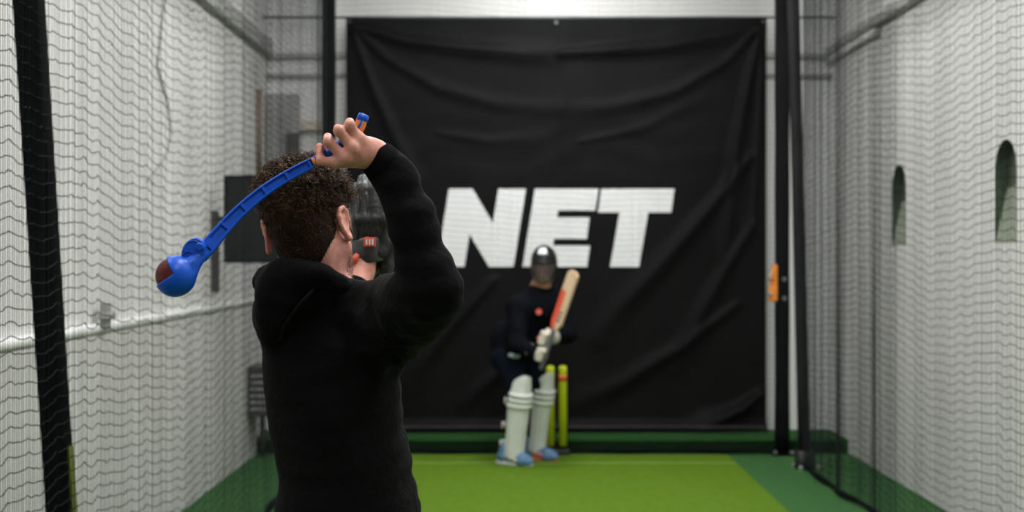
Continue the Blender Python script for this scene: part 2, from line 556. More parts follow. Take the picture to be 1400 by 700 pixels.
# ------------------------------------------------------------------ netting
def net(name, A, B, zt, pitch_h, pitch_v, r, seed, sag_amp, fold_amp, label, zb=0.02, rh=0.0018, dense=1.2):
    A, B = np.array(A, float), np.array(B, float)
    L = np.linalg.norm(B - A)
    T = (B - A) / L
    Nn = np.array([-T[1], T[0], 0])
    rg = np.random.default_rng(seed)
    nv = int(L / pitch_v)
    s = (np.arange(nv) + 0.5) * pitch_v + rg.uniform(-0.2, 0.2, nv) * pitch_v
    if pitch_v < 0.025:          # the far end is pushed together into denser folds
        s = np.concatenate([s, s[s > L - dense] + pitch_v * 0.5])
        s = np.sort(s[s < L])
        nv = len(s)
    # scalloped sag between gathered folds
    knots = [0.0]
    while knots[-1] < L + 0.5:
        knots.append(knots[-1] + rg.uniform(0.14, 0.34))
    knots = np.array(knots)
    kz = rg.uniform(-1, 1, len(knots)) * sag_amp * 0.8
    kx = rg.uniform(-1, 1, len(knots)) * fold_amp
    kd = rg.uniform(0.45, 1.2, len(knots)) * sag_amp

    def sag(s_, z):
        i = np.clip(np.searchsorted(knots, s_) - 1, 0, len(knots) - 2)
        f = (s_ - knots[i]) / (knots[i + 1] - knots[i])
        w = 0.85 + 0.2 * np.sin(z * 1.9 + i * 2.1)
        return (kz[i] * (1 - f) + kz[i + 1] * f - kd[i] * 4 * f * (1 - f)) * w + 0.05 * np.sin(s_ * 1.1 + 0.3 * z) - 0.03 * np.cos(s_ * 2.3 + seed)

    def gather(s_, z):
        return 1 + 2.6 * np.clip((2.3 - np.asarray(z)) / 1.3, 0.0, 1) * np.clip((s_ - L + dense) / 0.5, 0, 1) * (pitch_v < 0.025)

    def fold(s_, z):
        i = np.clip(np.searchsorted(knots, s_) - 1, 0, len(knots) - 2)
        f = (s_ - knots[i]) / (knots[i + 1] - knots[i])
        f = f * f * (3 - 2 * f)
        return gather(s_, z) * (kx[i] * (1 - f) + kx[i + 1] * f) * (0.8 + 0.2 * np.sin(z * 1.3 + i)) + 0.012 * np.sin(s_ * 1.7 + seed)

    zs = np.linspace(zb, zt, 16)
    S, Z = np.meshgrid(s, zs, indexing='ij')
    off = fold(S, Z) + rg.uniform(-0.0015, 0.0015, (nv, 1))
    ver = A[None, None] + S[..., None] * T + off[..., None] * Nn
    ver[..., 2] = Z
    V1, Q1 = strands(ver, r, r)
    zh = np.arange(zb + pitch_h, zt, pitch_h)
    Zh, Sh = np.meshgrid(zh, s, indexing='ij')
    jit = rg.normal(0, 0.0022, Zh.shape)
    offh = fold(Sh, Zh)
    hor = A[None, None] + Sh[..., None] * T + offh[..., None] * Nn
    hor[..., 2] = np.maximum(Zh + sag(Sh, Zh) + jit, 0.012)
    V2, Q2 = strands(hor, rh, rh, 4)
    o = mk(name, np.concatenate([V1, V2]), np.concatenate([Q1, Q2 + len(V1)]), M['net'], smooth=False,
           origin=(A + B) / 2 * np.array([1, 1, 0]))
    tag(o, label, 'net')
    # bunched hem lying on the floor, and the cord it hangs from
    ss = np.linspace(0, L, 90)
    hp = A[None] + ss[:, None] * T + (fold(ss, 0.0) + 0.010 * np.sin(ss * 3))[:, None] * Nn
    hp[:, 2] = 0.030
    MB().tube(hp, 0.018 + 0.004 * np.sin(ss * 9), 8).build('hem_rope', M['hem'], o, smooth=True)
    tp = A[None] + ss[:, None] * T + fold(ss, zt)[:, None] * Nn
    tp[:, 2] = zt
    MB().tube(tp, 0.006, 6).build('top_cord', M['hem'], o, smooth=True)
    return o


NLX, NRX, NBY = -1.45, 2.125, 11.06
net('cricket_net', (NLX, 2.2, 0), (NLX, NBY, 0), 3.95, 0.044, 0.0215, 0.00100, 3, 0.018, 0.005,
    'dark side net along the left of the lane before the dark wall screen', dense=0.5)
net('cricket_net', (NRX, 2.6, 0), (NRX, 10.36, 0), 3.95, 0.045, 0.0225, 0.00110, 8, 0.017, 0.006,
    'dark side net hanging along the right of the lane before the arched slit recesses', dense=2.45)
net('cricket_net', (NLX + 0.07, NBY, 0), (NRX - 0.07, NBY, 0), 3.95, 0.045, 0.026, 0.00085, 21, 0.006, 0.010,
    'fine end net stretched between the rear posts in front of the black banner', rh=0.0010)

# ------------------------------------------------------------------ posts
def post_pad(name, x, y, w, z1, label, bolts=False):
    root = empty(name, (x, y, 0))
    tag(root, label, 'post', 'rear posts of the net cage')
    R = []
    for z in np.linspace(0.02, z1, 24):
        h = w / 2 * (1 + 0.02 * math.sin(z * 7.0))
        R.append(np.array([(x + h * math.copysign(abs(math.cos(a)) ** 0.45, math.cos(a)),
                            y + h * math.copysign(abs(math.sin(a)) ** 0.45, math.sin(a)), z)
                           for a in np.arange(20) * 2 * PI / 20]))
    MB().rings(R).build('post_padding', M['pad_black'], root, smooth=True)
    MB().box((x - w * 0.75, y - w * 0.75, 0.0), (x + w * 0.75, y + w * 0.75, 0.02), 0.004).build('base_plate', M['steel_black'], root)
    if bolts:
        for zz in (382, 408):
            p = pt(1072.5, zz, y - w / 2)
            c = MB()
            c.disc((p[0], y - w / 2 + 0.004, p[2]), (0, -1, 0), 0.018, 0.014, 16, 0.004)
            c.build('bolt', M['bolt_dark'], root)
        # orange ratchet buckle on the inner side of the post
        z0, z1b = pt(1060, 412, y)[2], pt(1060, 362, y)[2]
        xx = x - w / 2
        bk = MB()
        bk.box((xx - 0.025, y - 0.05, z0 + 0.09), (xx + 0.01, y + 0.02, z1b), 0.008)
        bk.box((xx - 0.052, y - 0.06, z0), (xx + 0.01, y + 0.03, z0 + 0.115), 0.014)
        bk.tube([(xx - 0.03, y - 0.055, z0 + 0.10), (xx - 0.05, y - 0.055, z0 + 0.17), (xx - 0.02, y - 0.055, z0 + 0.24)], 0.011, 8)
        bo = bk.build('buckle', M['orange'], root)
        bo['label'] = 'orange buckle on the inner side'
        for zz in (0.055, 0.18):
            MB().disc((xx - 0.03, y - 0.06, z0 + zz), (-1, 0, 0.1), 0.012, 0.04, 10).build('buckle_pin', M['bolt'], bo)
    for sx, sy in ((-1, -1), (1, -1)):
        MB().disc((x + sx * w * 0.6, y + sy * w * 0.6, 0.018), (0, 0, 1), 0.016, 0.02, 6).build('floor_bolt', M['bolt'], root)
    return root


post_pad('net_post', -1.432, 11.12, 0.105, 4.2, 'black padded post at the left end of the end net', False)
post_pad('net_post', 2.105, 11.08, 0.108, 4.2, 'black padded post with an orange buckle beside the banner', True)

# slimmer leaning pole at the end of the right side net
root = empty('net_pole', (2.135, 10.39, 0))
tag(root, 'slim dark grey pole leaning at the rear end of the right side net', 'pole')
base, top = np.array([2.137, 10.39, 0.03]), np.array([2.040, 10.39, 4.1])
MB().tube([base + (top - base) * t for t in np.linspace(0, 1, 8)], 0.046, 16).build('tube', M['post_grey'], root, smooth=True)
MB().tube([base - (0, 0, 0.03), base + (0, 0, 0.01), base + (0, 0, 0.09), base + (0, 0, 0.1)], [0.075, 0.075, 0.07, 0.058], 16).build('rubber_foot', M['stumpbase'], root, smooth=True)
for dx, dy in ((-0.045, -0.10), (-0.06, 0.05), (0.09, -0.06)):
    MB().disc((base[0] + dx, base[1] + dy, 0.0), (0, 0, 1), 0.018, 0.03, 8, 0.004).build('floor_bolt', M['bolt'], root)

# black strut outside the left net, near the camera
root = empty('net_strut', pt(97, 940, 5.10) * np.array([1, 1, 0]))
tag(root, 'wide black leaning strut behind the near part of the left side net', 'strut')
xs = -1.585
pa, pb = np.array([xs, 5.12, 0.01]), np.array([xs, 4.50, 3.25])
R = []
for t in np.linspace(0, 1, 14):
    c = pa + (pb - pa) * t
    hw, hd = 0.043, 0.052
    q = []
    for a in np.arange(16) * 2 * PI / 16:
        q.append((c[0] + hw * math.copysign(abs(math.cos(a)) ** 0.35, math.cos(a)),
                  c[1] + hd * math.copysign(abs(math.sin(a)) ** 0.35, math.sin(a)), c[2]))
    R.append(np.array(q))
MB().rings(R).build('strut_tube', M['steel_black'], root, smooth=True)
MB().box((xs - 0.09, 5.03, 0.0), (xs + 0.09, 5.21, 0.014), 0.003).build('base_plate', M['steel_black'], root)
R = []
for t in np.linspace(0.02, 0.27, 8):
    c = pa + (pb - pa) * t + np.array([0.045, 0.0, 0])
    R.append(np.array([c + (-0.004, -0.02, 0), c + (0.004, -0.02, 0), c + (0.004, 0.03, 0), c + (-0.004, 0.03, 0)]))
tape = MB().rings(R).build('edge_tape', mat('tape_olive', (0.13, 0.15, 0.02), 0.6), root)
tape['label'] = 'olive tape along the lower edge'

# ------------------------------------------------------------------ banner with NET lettering
BX0, BX1, BZ0, BZ1, BY = -1.354, 2.077, 0.150, 3.490, 11.62
BW, BH = BX1 - BX0, BZ1 - BZ0


RIDGES = [   # crease lines on the cloth (u, v), half width in metres, height in metres
    ([(0.015, 0.985), (0.14, 0.945), (0.30, 0.925), (0.42, 0.915), (0.50, 0.915)], 0.075, 0.030),
    ([(0.51, 0.915), (0.60, 0.92), (0.75, 0.93), (0.88, 0.955), (0.985, 0.985)], 0.075, 0.032),
    ([(0.02, 0.975), (0.10, 0.90), (0.22, 0.83), (0.36, 0.79), (0.50, 0.78)], 0.06, 0.016),
    ([(0.98, 0.975), (0.90, 0.89), (0.78, 0.82), (0.64, 0.785), (0.52, 0.78)], 0.06, 0.018),
    ([(0.985, 0.97), (0.955, 0.84), (0.93, 0.70), (0.915, 0.55), (0.90, 0.42)], 0.055, 0.026),
    ([(0.99, 0.96), (0.985, 0.80), (0.975, 0.62), (0.965, 0.45)], 0.030, 0.016),
    ([(0.015, 0.97), (0.06, 0.84), (0.11, 0.72), (0.17, 0.60)], 0.055, 0.020),
    ([(0.96, 0.66), (0.86, 0.53), (0.76, 0.41), (0.66, 0.30), (0.60, 0.22)], 0.085, 0.030),
    ([(0.97, 0.50), (0.90, 0.38), (0.84, 0.27), (0.79, 0.15)], 0.070, 0.026),
    ([(0.93, 0.30), (0.80, 0.20), (0.66, 0.11), (0.55, 0.06)], 0.075, 0.022),
    ([(0.35, 0.36), (0.26, 0.26), (0.18, 0.16), (0.14, 0.06)], 0.080, 0.024),
    ([(0.45, 0.22), (0.36, 0.13), (0.28, 0.06)], 0.060, 0.018),
    ([(0.56, 0.70), (0.70, 0.73), (0.84, 0.80)], 0.050, 0.008),
    ([(0.22, 0.72), (0.34, 0.70), (0.46, 0.71)], 0.050, 0.008),
    ([(0.985, 0.085), (0.945, 0.05), (0.90, 0.025), (0.84, 0.012)], 0.060, 0.060),
]


def banner_y(x, z):
    x, z = np.asarray(x, float), np.asarray(z, float)
    u = (x - BX0) / BW
    v = (z - BZ0) / BH
    d = np.zeros_like(u)
    for pts_, hw_, am in RIDGES:
        best = np.full_like(u, 9.0)
        fade = np.zeros_like(u)
        n_ = len(pts_) - 1
        for k in range(n_):
            ax_, az_ = pts_[k][0] * BW, pts_[k][1] * BH
            bx_, bz_ = pts_[k + 1][0] * BW, pts_[k + 1][1] * BH
            L2 = (bx_ - ax_) ** 2 + (bz_ - az_) ** 2
            t_ = np.clip(((u * BW - ax_) * (bx_ - ax_) + (v * BH - az_) * (bz_ - az_)) / L2, 0, 1)
            q_ = np.hypot(u * BW - ax_ - t_ * (bx_ - ax_), v * BH - az_ - t_ * (bz_ - az_))
            m_ = q_ < best
            best = np.where(m_, q_, best)
            fade = np.where(m_, (k + t_) / n_, fade)
        wd = hw_ * (0.45 + 0.75 * fade)
        d = d + 1.9 * am * np.exp(-(best / wd) ** 2) * np.sin(PI * np.clip(0.18 + 0.74 * fade, 0, 1)) ** 0.7
    edge = np.clip(np.minimum(u, 1 - u) / 0.06, 0, 1)
    d = d + 0.0022 * np.sin(v * BH * 27 + 3 * np.sin(u * 7) + 2 * np.sin(u * 19)) * np.clip((v - 0.5) / 0.2, 0, 1) * np.clip((0.85 - v) / 0.1, 0, 1) * edge
    d = d + 0.010 * np.sin(u * 6.0 + 2.5 * v) + 0.006 * np.sin(u * 13 - 4 * v)
    d = d - 0.006 * np.exp(-((u - 0.507) / 0.004) ** 2)
    d = d + 0.06 * np.clip((0.022 - v) / 0.022, 0, 1) ** 1.2
    return BY - d


root = empty('banner', ((BX0 + BX1) / 2, BY, BZ0))
tag(root, 'large creased black banner with white NET lettering hanging on the back wall', 'banner')
nu, nvv = 240, 240
X, Z = np.meshgrid(np.linspace(BX0, BX1, nu), np.linspace(BZ0, BZ1, nvv), indexing='ij')
sagz = 0.0
Yb = banner_y(X, Z)
Vf = np.stack([X, Yb, Z], -1).reshape(-1, 3)
Vb = Vf + np.array([0, 0.006, 0])
idx = np.arange(nu * nvv).reshape(nu, nvv)
q = np.stack([idx[:-1, :-1], idx[1:, :-1], idx[1:, 1:], idx[:-1, 1:]], -1).reshape(-1, 4)
qb = q[:, ::-1] + len(Vf)
mk('cloth', np.concatenate([Vf, Vb]), np.concatenate([q, qb]), M['banner'], root)
xs_ = np.linspace(BX0, BX1, 120)
hp = np.stack([xs_, banner_y(xs_, np.full(120, BZ0)) - 0.004, np.full(120, BZ0 + 0.006)], -1)
MB().tube(hp, 0.016, 8, flat=0.7).build('hem', M['banner_hem'], root, smooth=True)['label'] = 'grey hem along the bottom edge'
# eyelets along the top
for x in (BX0 + 0.03, (BX0 + BX1) / 2, BX1 - 0.03):
    MB().disc((x, float(banner_y(np.array(x), np.array(BZ1 - 0.03))) - 0.002, BZ1 - 0.03), (0, -1, 0), 0.014, 0.004, 14).build('eyelet', M['bolt_dark'], root)


def L8(x, y):   # reading of the letters: position on the banner
    p = pt(560 + x / 3.5, 230 + y / 3.5, BY - 0.01)
    return p[0], p[2]


letters = {
    'N': [[(188, 98), (300, 98), (262, 472), (128, 472)],
          [(300, 98), (405, 265), (380, 472), (276, 300)],
          [(425, 98), (557, 98), (497, 472), (380, 472)]],
    'E': [[(600, 98), (727, 98), (672, 472), (540, 472)],
          [(727, 98), (905, 98), (888, 202), (712, 202)],
          [(706, 235), (862, 235), (848, 338), (691, 338)],
          [(686, 370), (864, 370), (850, 472), (672, 472)]],
    'T': [[(918, 98), (1268, 98), (1252, 212), (902, 212)],
          [(1005, 212), (1142, 212), (1098, 472), (960, 472)]],
}
# the N: left stem, diagonal, right stem
letters['N'] = [[(188, 98), (300, 98), (317.6, 126), (183.5, 126)], [(183.5, 126), (317.6, 126), (262, 472), (128, 472)],
                [(317.6, 126), (398, 262), (368, 452), (287, 315)], [(425, 98), (557, 98), (500.4, 452), (368, 452)],
                [(368, 452), (500.4, 452), (497, 472), (380, 472)]]
for ch, quads in letters.items():
    b = MB()
    for (a, c, d, e) in quads:
        n = 26
        V = []
        for i in range(n):
            for j in range(n):
                s, t = i / (n - 1), j / (n - 1)
                x = (a[0] * (1 - s) + c[0] * s) * (1 - t) + (e[0] * (1 - s) + d[0] * s) * t
                y = (a[1] * (1 - s) + c[1] * s) * (1 - t) + (e[1] * (1 - s) + d[1] * s) * t
                V.append(L8(x, y))
        V = np.array(V)
        W = np.stack([V[:, 0], banner_y(V[:, 0], V[:, 1]) - 0.005, V[:, 1]], -1)
        F = [(i * n + j, (i + 1) * n + j, (i + 1) * n + j + 1, i * n + j + 1) for i in range(n - 1) for j in range(n - 1)]
        F = [f[::-1] for f in F]
        b.add(W, F)
    b.build('letter', M['letter'], root, smooth=True)['label'] = 'white letter ' + ch

# cord carrying the banner, wall to wall, and a slack cord over it
root = MB().tube([(XL, BY + 0.02, 3.503), (0.3, BY + 0.02, 3.499), (XR, BY + 0.02, 3.503)], 0.011, 8).build('steel_cable', M['cable'], smooth=True)
tag(root, 'taut steel cable along the top edge of the black banner, wall to wall', 'cable')
pts = [(-0.75 + 2.35 * t, NBY + 0.35, 4.02 - 0.40 * 4 * t * (1 - t)) for t in np.linspace(0, 1, 30)]
o = MB().tube(pts, 0.006, 6).build('slack_cord', M['ledge'], smooth=True)
tag(o, 'thin grey cord sagging above the middle of the black banner', 'cord')
o = MB().tube([(2.17, NBY + 0.1, 0.12), (2.13, NBY + 0.12, 0.30), (2.09, NBY + 0.14, 0.60), (2.09, NBY + 0.14, 4.15)], 0.006, 6).build('hanging_cord', M['ledge'], smooth=True)
tag(o, 'thin cord hanging between the banner edge and the padded post', 'cord')

# ------------------------------------------------------------------ fittings behind the nets
# screen on a wall arm
d = 9.6
root = empty('wall_screen', (XL, d, 1.5))
tag(root, 'dark flat screen on a wall arm outside the left side net', 'screen')
a, c = pt(309, 242, d), pt(401, 357, d)
MB().box((a[0], d, c[2]), (c[0], d + 0.05, a[2]), 0.008).build('screen_panel', M['screen'], root)
b = MB()
for lo, hi in (((a[0] - 0.012, c[2] - 0.012), (c[0] + 0.012, c[2])), ((a[0] - 0.012, a[2]), (c[0] + 0.012, a[2] + 0.012)),
               ((a[0] - 0.012, c[2]), (a[0], a[2])), ((c[0], c[2]), (c[0] + 0.012, a[2]))):
    b.box((lo[0], d - 0.006, lo[1]), (hi[0], d + 0.055, hi[1]), 0.003)
b.build('bezel', M['steel_black'], root)
p0, p1 = pt(283, 400, 9.56), pt(283, 288, 9.56)
MB().box((XL, 9.62, p0[2]), (XL + 0.05, 9.68, p1[2]), 0.008).build('wall_bar', M['dark_box'], root)
MB().tube([(XL + 0.05, 9.65, 1.80), (XL + 0.12, 9.72, 1.80), (a[0] + 0.25, d + 0.08, 1.80)], 0.018, 8).build('swing_arm', M['dark_box'], root)

# brown pipe, control box, trunking in the far left corner
p0, p1 = pt(349, 240, 11.35), pt(349, 122, 11.35)
o = MB().tube([(XL + 0.02, 11.35, p0[2]), (XL + 0.02, 11.35, p1[2])], 0.022, 10).build('corner_pipe', M['brown'], smooth=True)
tag(o, 'short brown upright pipe high on the left wall near the back corner', 'pipe')
root = empty('control_box', pt(385, 226, 11.78))
tag(root, 'grey control box with a dark door on the back wall, left of the banner', 'cabinet')
lo, hi = pt(363, 226, 11.72), pt(408, 128, 11.72)
MB().box((lo[0], 11.70, lo[2]), (hi[0], Y1, hi[2]), 0.01).build('housing', M['grey_box'], root)
lo2, hi2 = pt(392, 224, 11.7), pt(410, 182, 11.7)
MB().box((lo2[0], 11.665, lo2[2]), (hi2[0], 11.70, hi2[2]), 0.006).build('door', M['dark_box'], root)
lo, hi = pt(400, 178, 11.7), pt(442, 164, 11.7)
o = MB().box((lo[0], 11.74, lo[2]), (hi[0], Y1, hi[2]), 0.01).build('cable_duct', M['beige'])
tag(o, 'short beige cable duct on the back wall beside the left padded post', 'duct')
root = empty('heater_cabinet', (XL, 10.9, pt(350, 565, 11)[2]))
tag(root, 'dark low cabinet fixed to the left wall at the back corner', 'cabinet')
z0, z1 = pt(350, 565, 11)[2], pt(350, 498, 11)[2]
MB().box((XL + 0.03, 10.75, z0), (XL + 0.20, 11.10, z1), 0.012).build('casing', M['dark_box'], root)
b = MB()
for k in range(6):
    zz = z0 + 0.05 + k * 0.05
    b.box((XL + 0.06, 10.74, zz), (XL + 0.18, 10.752, zz + 0.018), 0.003)
b.build('louvre', M['grey_box'], root)
MB().tube([(XL + 0.11, 11.0, z0), (XL + 0.11, 11.0, 0.0)], 0.02, 8).build('leg', M['dark_box'], root, smooth=True)

# small bracket on the dado ledge, and the loose cable on the left wall
p = pt(141, 430, 7.0)
o = MB().box((XL + 0.03, 6.93, p[2] - 0.07), (XL + 0.07, 7.0, p[2] + 0.06), 0.006).box((XL + 0.03, 6.9, p[2] - 0.02), (XL + 0.085, 7.03, p[2] + 0.01), 0.006).build('rail_bracket', M['ledge'])
tag(o, 'small grey bracket on the white ledge of the left wall', 'bracket')
cx = [(228, -40), (222, 20), (214, 90), (229, 140), (233, 180), (228, 210), (200, 248)]
dd = [XL * FPX / (a_ - 700) for a_, _ in cx]
P = np.array([pt(a_, b_, d_ - 0.02) for (a_, b_), d_ in zip(cx, dd)])
tt = np.linspace(0, len(P) - 1, 40)
P = np.stack([np.interp(tt, np.arange(len(P)), P[:, i]) for i in range(3)], -1)
P[:, 0] = XL + 0.008
o = MB().tube(P, 0.006, 6).build('loose_cable', M['ledge'], smooth=True)
tag(o, 'thin loose cable trailing down the left wall behind the net', 'cable')

# pale pipe ending under the ledge on the right wall
o = MB().tube([(XR - 0.03, 10.2, 3.165), (XR - 0.03, Y1, 3.165)], 0.028, 12).build('ceiling_pipe', M['wall'], smooth=True)
tag(o, 'pale horizontal pipe under the high ledge of the right wall', 'pipe')
# ------------------------------------------------------------------ wicket
SY = 11.02
root = empty('wicket', (0.37, SY, 0))
tag(root, 'yellow three stump wicket on a black base behind the batter', 'wicket')
base_lo, base_hi = pt(730, 618, SY), pt(779, 618, SY)
MB().box((base_lo[0], SY - 0.06, 0.0), (base_hi[0], SY + 0.06, 0.055), 0.012).build('base', M['stumpbase'], root)
for i, px in enumerate((736, 752.5, 769.5)):
    x = pt(px, 500, SY)[0]
    zt = pt(px, 500, SY)[2]
    MB().tube([(x, SY, 0.05), (x, SY, 0.09), (x, SY, 0.095)], [0.016, 0.016, 0.014], 12).build('spring', M['stumpbase'], root, smooth=True)
    st = MB().tube([(x, SY, 0.08), (x, SY, zt - 0.03), (x, SY, zt - 0.008), (x, SY, zt)], [0.0315, 0.0315, 0.029, 0.016], 20).build('stump', M['yellow'], root, smooth=True)
    zb = pt(px, 517, SY)[2]
    if i == 2:
        bd = MB().tube([(x, SY, zb - 0.022), (x, SY, zb + 0.022)], 0.0325, 20).build('band', M['sticker'], st, smooth=True)
        bd['label'] = 'red band below the top'

# ------------------------------------------------------------------ the thrower (standing man seen from behind)
BW_ROOT = np.array([pt(455, 700, 2.97)[0], 2.97, 0.0])
person = empty('person', BW_ROOT)
tag(person, 'person in a black hoodie seen from behind with one arm raised over the head', 'person')

HEAD = pt(424, 316, 2.95)
RH = rot('Z', -11) @ rot('Y', -11) @ rot('X', -4)


def H(x, y, z):
    return HEAD + RH @ np.array([x, y, z], float)


h = 0.003
B = Field((-0.66, 2.53, 0.93), (-0.08, 3.62, 1.86), h)
# head
B.ell(H(0, -0.012, 0.034), (0.0705, 0.0960, 0.0930), RH, 0.02)
B.ell(H(0, -0.030, -0.005), (0.054, 0.066, 0.072), RH, 0.03)
B.ell(H(0, 0.040, -0.030), (0.060, 0.055, 0.075), RH, 0.03)
B.ell(H(0, 0.055, -0.085), (0.040, 0.038, 0.030), RH, 0.03)       # chin
for sx in (-1, 1):
    B.cone(H(sx * 0.060, 0.008, -0.045), H(sx * 0.025, 0.072, -0.092), 0.019, 0.018, 0.03)   # jaw
    B.ell(H(sx * 0.040, 0.060, -0.020), (0.024, 0.024, 0.020), RH, 0.02)   # cheek
    B.cone(H(sx * 0.012, 0.088, 0.022), H(sx * 0.045, 0.072, 0.024), 0.010, 0.010, 0.012)   # brow
    B.ell(H(sx * 0.031, 0.089, 0.006), (0.015, 0.012, 0.010), RH, 0.008, 'sub')
B.cone(H(0, 0.086, 0.012), H(0, 0.108, -0.030), 0.008, 0.012, 0.012)   # nose
for sx in (-1, 1):
    B.ell(H(sx * 0.011, 0.098, -0.036), (0.008, 0.010, 0.007), RH, 0.006)
B.cone(H(-0.020, 0.085, -0.062), H(0.020, 0.085, -0.062), 0.007, 0.007, 0.008)
B.cone(H(-0.017, 0.085, -0.073), H(0.017, 0.085, -0.073), 0.008, 0.008, 0.008)
B.cone(H(-0.024, 0.098, -0.0675), H(0.024, 0.098, -0.0675), 0.0022, 0.0022, 0.003, 'sub')
# ears
for sx in (-1, 1):
    RE = RH @ rot('Z', -sx * (26 if sx > 0 else 38)) @ rot('X', 10)
    c0 = H(sx * (0.0775 if sx > 0 else 0.086), -0.012, 0.000 if sx > 0 else 0.006)

    def Ear(x, y, z):
        return c0 + RE @ np.array([sx * x, y, z], float)
    B.ell(Ear(0.004, -0.006, 0.002), (0.0065, 0.017, 0.028), RE, 0.008)
    rim = [(0.006, 0.012, 0.004), (0.008, 0.010, 0.022), (0.010, 0.000, 0.032), (0.012, -0.014, 0.029), (0.013, -0.021, 0.014),
           (0.012, -0.021, -0.002), (0.010, -0.015, -0.017), (0.006, -0.006, -0.030), (0.003, 0.003, -0.033), (0.002, 0.006, -0.022)]
    B.chain([Ear(*p) for p in rim], [0.0038, 0.0042, 0.0046, 0.0048, 0.0046, 0.0042, 0.0044, 0.0056, 0.0056, 0.005], 0.004)
    B.ell(Ear(0.012, 0.000, -0.002), (0.006, 0.008, 0.012), RE, 0.004, 'sub')
# neck and trunk under the clothes
NB = pt(441, 400, 2.955)
B.cone(H(0, -0.018, -0.050), NB + (0, 0.0, 0.0), 0.056, 0.056, 0.03)
B.cone(H(0, -0.026, -0.040), NB + (-0.01, -0.01, -0.02), 0.046, 0.050, 0.03)
SR = pt(538, 432, 2.89)      # right shoulder
SL = pt(384, 432, 3.06)
B.chain([NB + (-0.02, -0.01, -0.02), (SR + NB) / 2 + (0, 0, -0.02), SR], [0.045, 0.045, 0.055], 0.04)
B.chain([NB + (0.02, 0.01, -0.02), (SL + NB) / 2 + (0, 0, -0.02), SL], [0.045, 0.045, 0.055], 0.04)
tor = []
for py, l, r in ((420, 365, 530), (480, 372, 532), (560, 385, 535), (640, 392, 545), (700, 388, 560), (745, 385, 565)):
    p = pt((l + r) / 2, py, 2.98)
    tor.append((p[2], p[0], p[1], (r - l) / 2 * 2.98 / FPX, 0.088))
B.zloft(tor, 0.05)
# right arm, hand closed round the handle
EL = pt(586, 394, 2.665)
WR = pt(512, 212, 2.668)
B.chain([SR, EL, pt(566, 305, 2.665), pt(541, 245, 2.667), WR], [0.052, 0.040, 0.038, 0.031, 0.0280], 0.02)
Mc = [pt(490, 190, 2.618), pt(482, 203, 2.607), pt(472, 216, 2.606), pt(459, 222, 2.614)]
for m_, r_ in zip(Mc, (0.0135, 0.0135, 0.0128, 0.0118)):
    B.cone(WR + (m_ - WR) * 0.05, m_, 0.0215, r_, 0.012)
B.cone(WR + (Mc[0] - WR) * 0.5 + (0, 0.012, 0), WR, 0.018, 0.024, 0.015)
fing = [
    [(490, 190, 2.618), (478, 170.5, 2.606), (478, 167, 2.638), (486, 175, 2.655)],
    [(482, 203, 2.607), (463.5, 178.5, 2.598), (462, 176, 2.635), (471, 185, 2.655)],
    [(472, 216, 2.606), (448.5, 194, 2.597), (448, 187.5, 2.632), (456, 197, 2.654)],
    [(459, 222, 2.614), (438.5, 220, 2.604), (436.5, 201, 2.622), (443, 205, 2.648)],
]
fr = [(0.0105, 0.0092, 0.0082, 0.0072), (0.0108, 0.0095, 0.0084, 0.0074), (0.0102, 0.0090, 0.0080, 0.0070), (0.0092, 0.0080, 0.0072, 0.0064)]
for f_, r_ in zip(fing, fr):
    P = [pt(*q_) for q_ in f_]
    B.chain(P, r_, 0.003)
    B.ell(P[0] + (0, -0.004, 0.001), (0.0105, 0.010, 0.0105), None, 0.008)   # knuckle
    B.ell(P[1] + (0, -0.001, 0), (r_[1] * 1.08,) * 3, None, 0.004)
# thumb behind the handle
B.chain([pt(506, 206, 2.682), pt(494, 196, 2.676), pt(482, 196, 2.668), pt(472, 199, 2.663)], [0.016, 0.0125, 0.0105, 0.0085], 0.008)
# left arm into the mitt, fingers inside it
ELB = pt(452, 482, 3.30)
WL = pt(496, 371, 3.45)
B.chain([SL, ELB, WL], [0.05, 0.038, 0.0275], 0.02)
PL = pt(502, 335, 3.46)
B.cone(WL, PL, 0.026, 0.032, 0.015)
for k, (dx, ln) in enumerate(((-14, 34), (-5, 44), (5, 42), (13, 32))):
    a_ = pt(502 + dx * 0.9, 326, 3.46)
    b_ = pt(503 + dx * 1.4, 326 - ln * 0.55, 3.455)
    c_ = pt(504 + dx * 1.5, 326 - ln, 3.48)
    B.chain([a_, b_, c_], [0.0095, 0.0085, 0.0075], 0.006)
B.chain([PL + (-0.02, 0.01, -0.01), pt(484, 326, 3.48), pt(483, 308, 3.50)], [0.014, 0.011, 0.009], 0.01)
V, Q = B.mesh(2)
body = mk('body', V, Q, M['skin'], person)
Nb = normals(V, Q)
del B

# eyes
for sx in (-1, 1):
    f = Field(H(sx * 0.031, 0.078, 0.006) - 0.016, H(sx * 0.031, 0.078, 0.006) + 0.016, 0.002)
    f.ell(H(sx * 0.031, 0.0755, 0.006), (0.0108,) * 3, None, 0)
    v, q_ = f.mesh(1)
    ey = mk('eye', v, q_, M['eye'], person)
    fw = RH @ np.array([0, 1.0, 0])
    MB().disc(H(sx * 0.031, 0.0755, 0.006) + fw * 0.0092, fw, 0.0052, 0.0014, 16, 0.0005).build('iris', M['hair_base'], ey, smooth=True)

# ---- hair: a cap over the scalp plus curls
loc = (V - HEAD) @ RH
nl = Nb @ RH


def hairline(y, x=0.0):
    base = np.interp(y, [-0.12, -0.075, -0.045, -0.030, -0.018, 0.0, 0.02, 0.035, 0.05, 0.075, 0.10],
                     [-0.088, -0.088, -0.062, -0.024, 0.028, 0.040, 0.030, 0.030, 0.060, 0.070, 0.075])
    back = np.clip((-y - 0.02) / 0.03, 0, 1)
    return base + back * 1.1 * np.clip(np.abs(x) - 0.032, 0, 1) ** 1.0


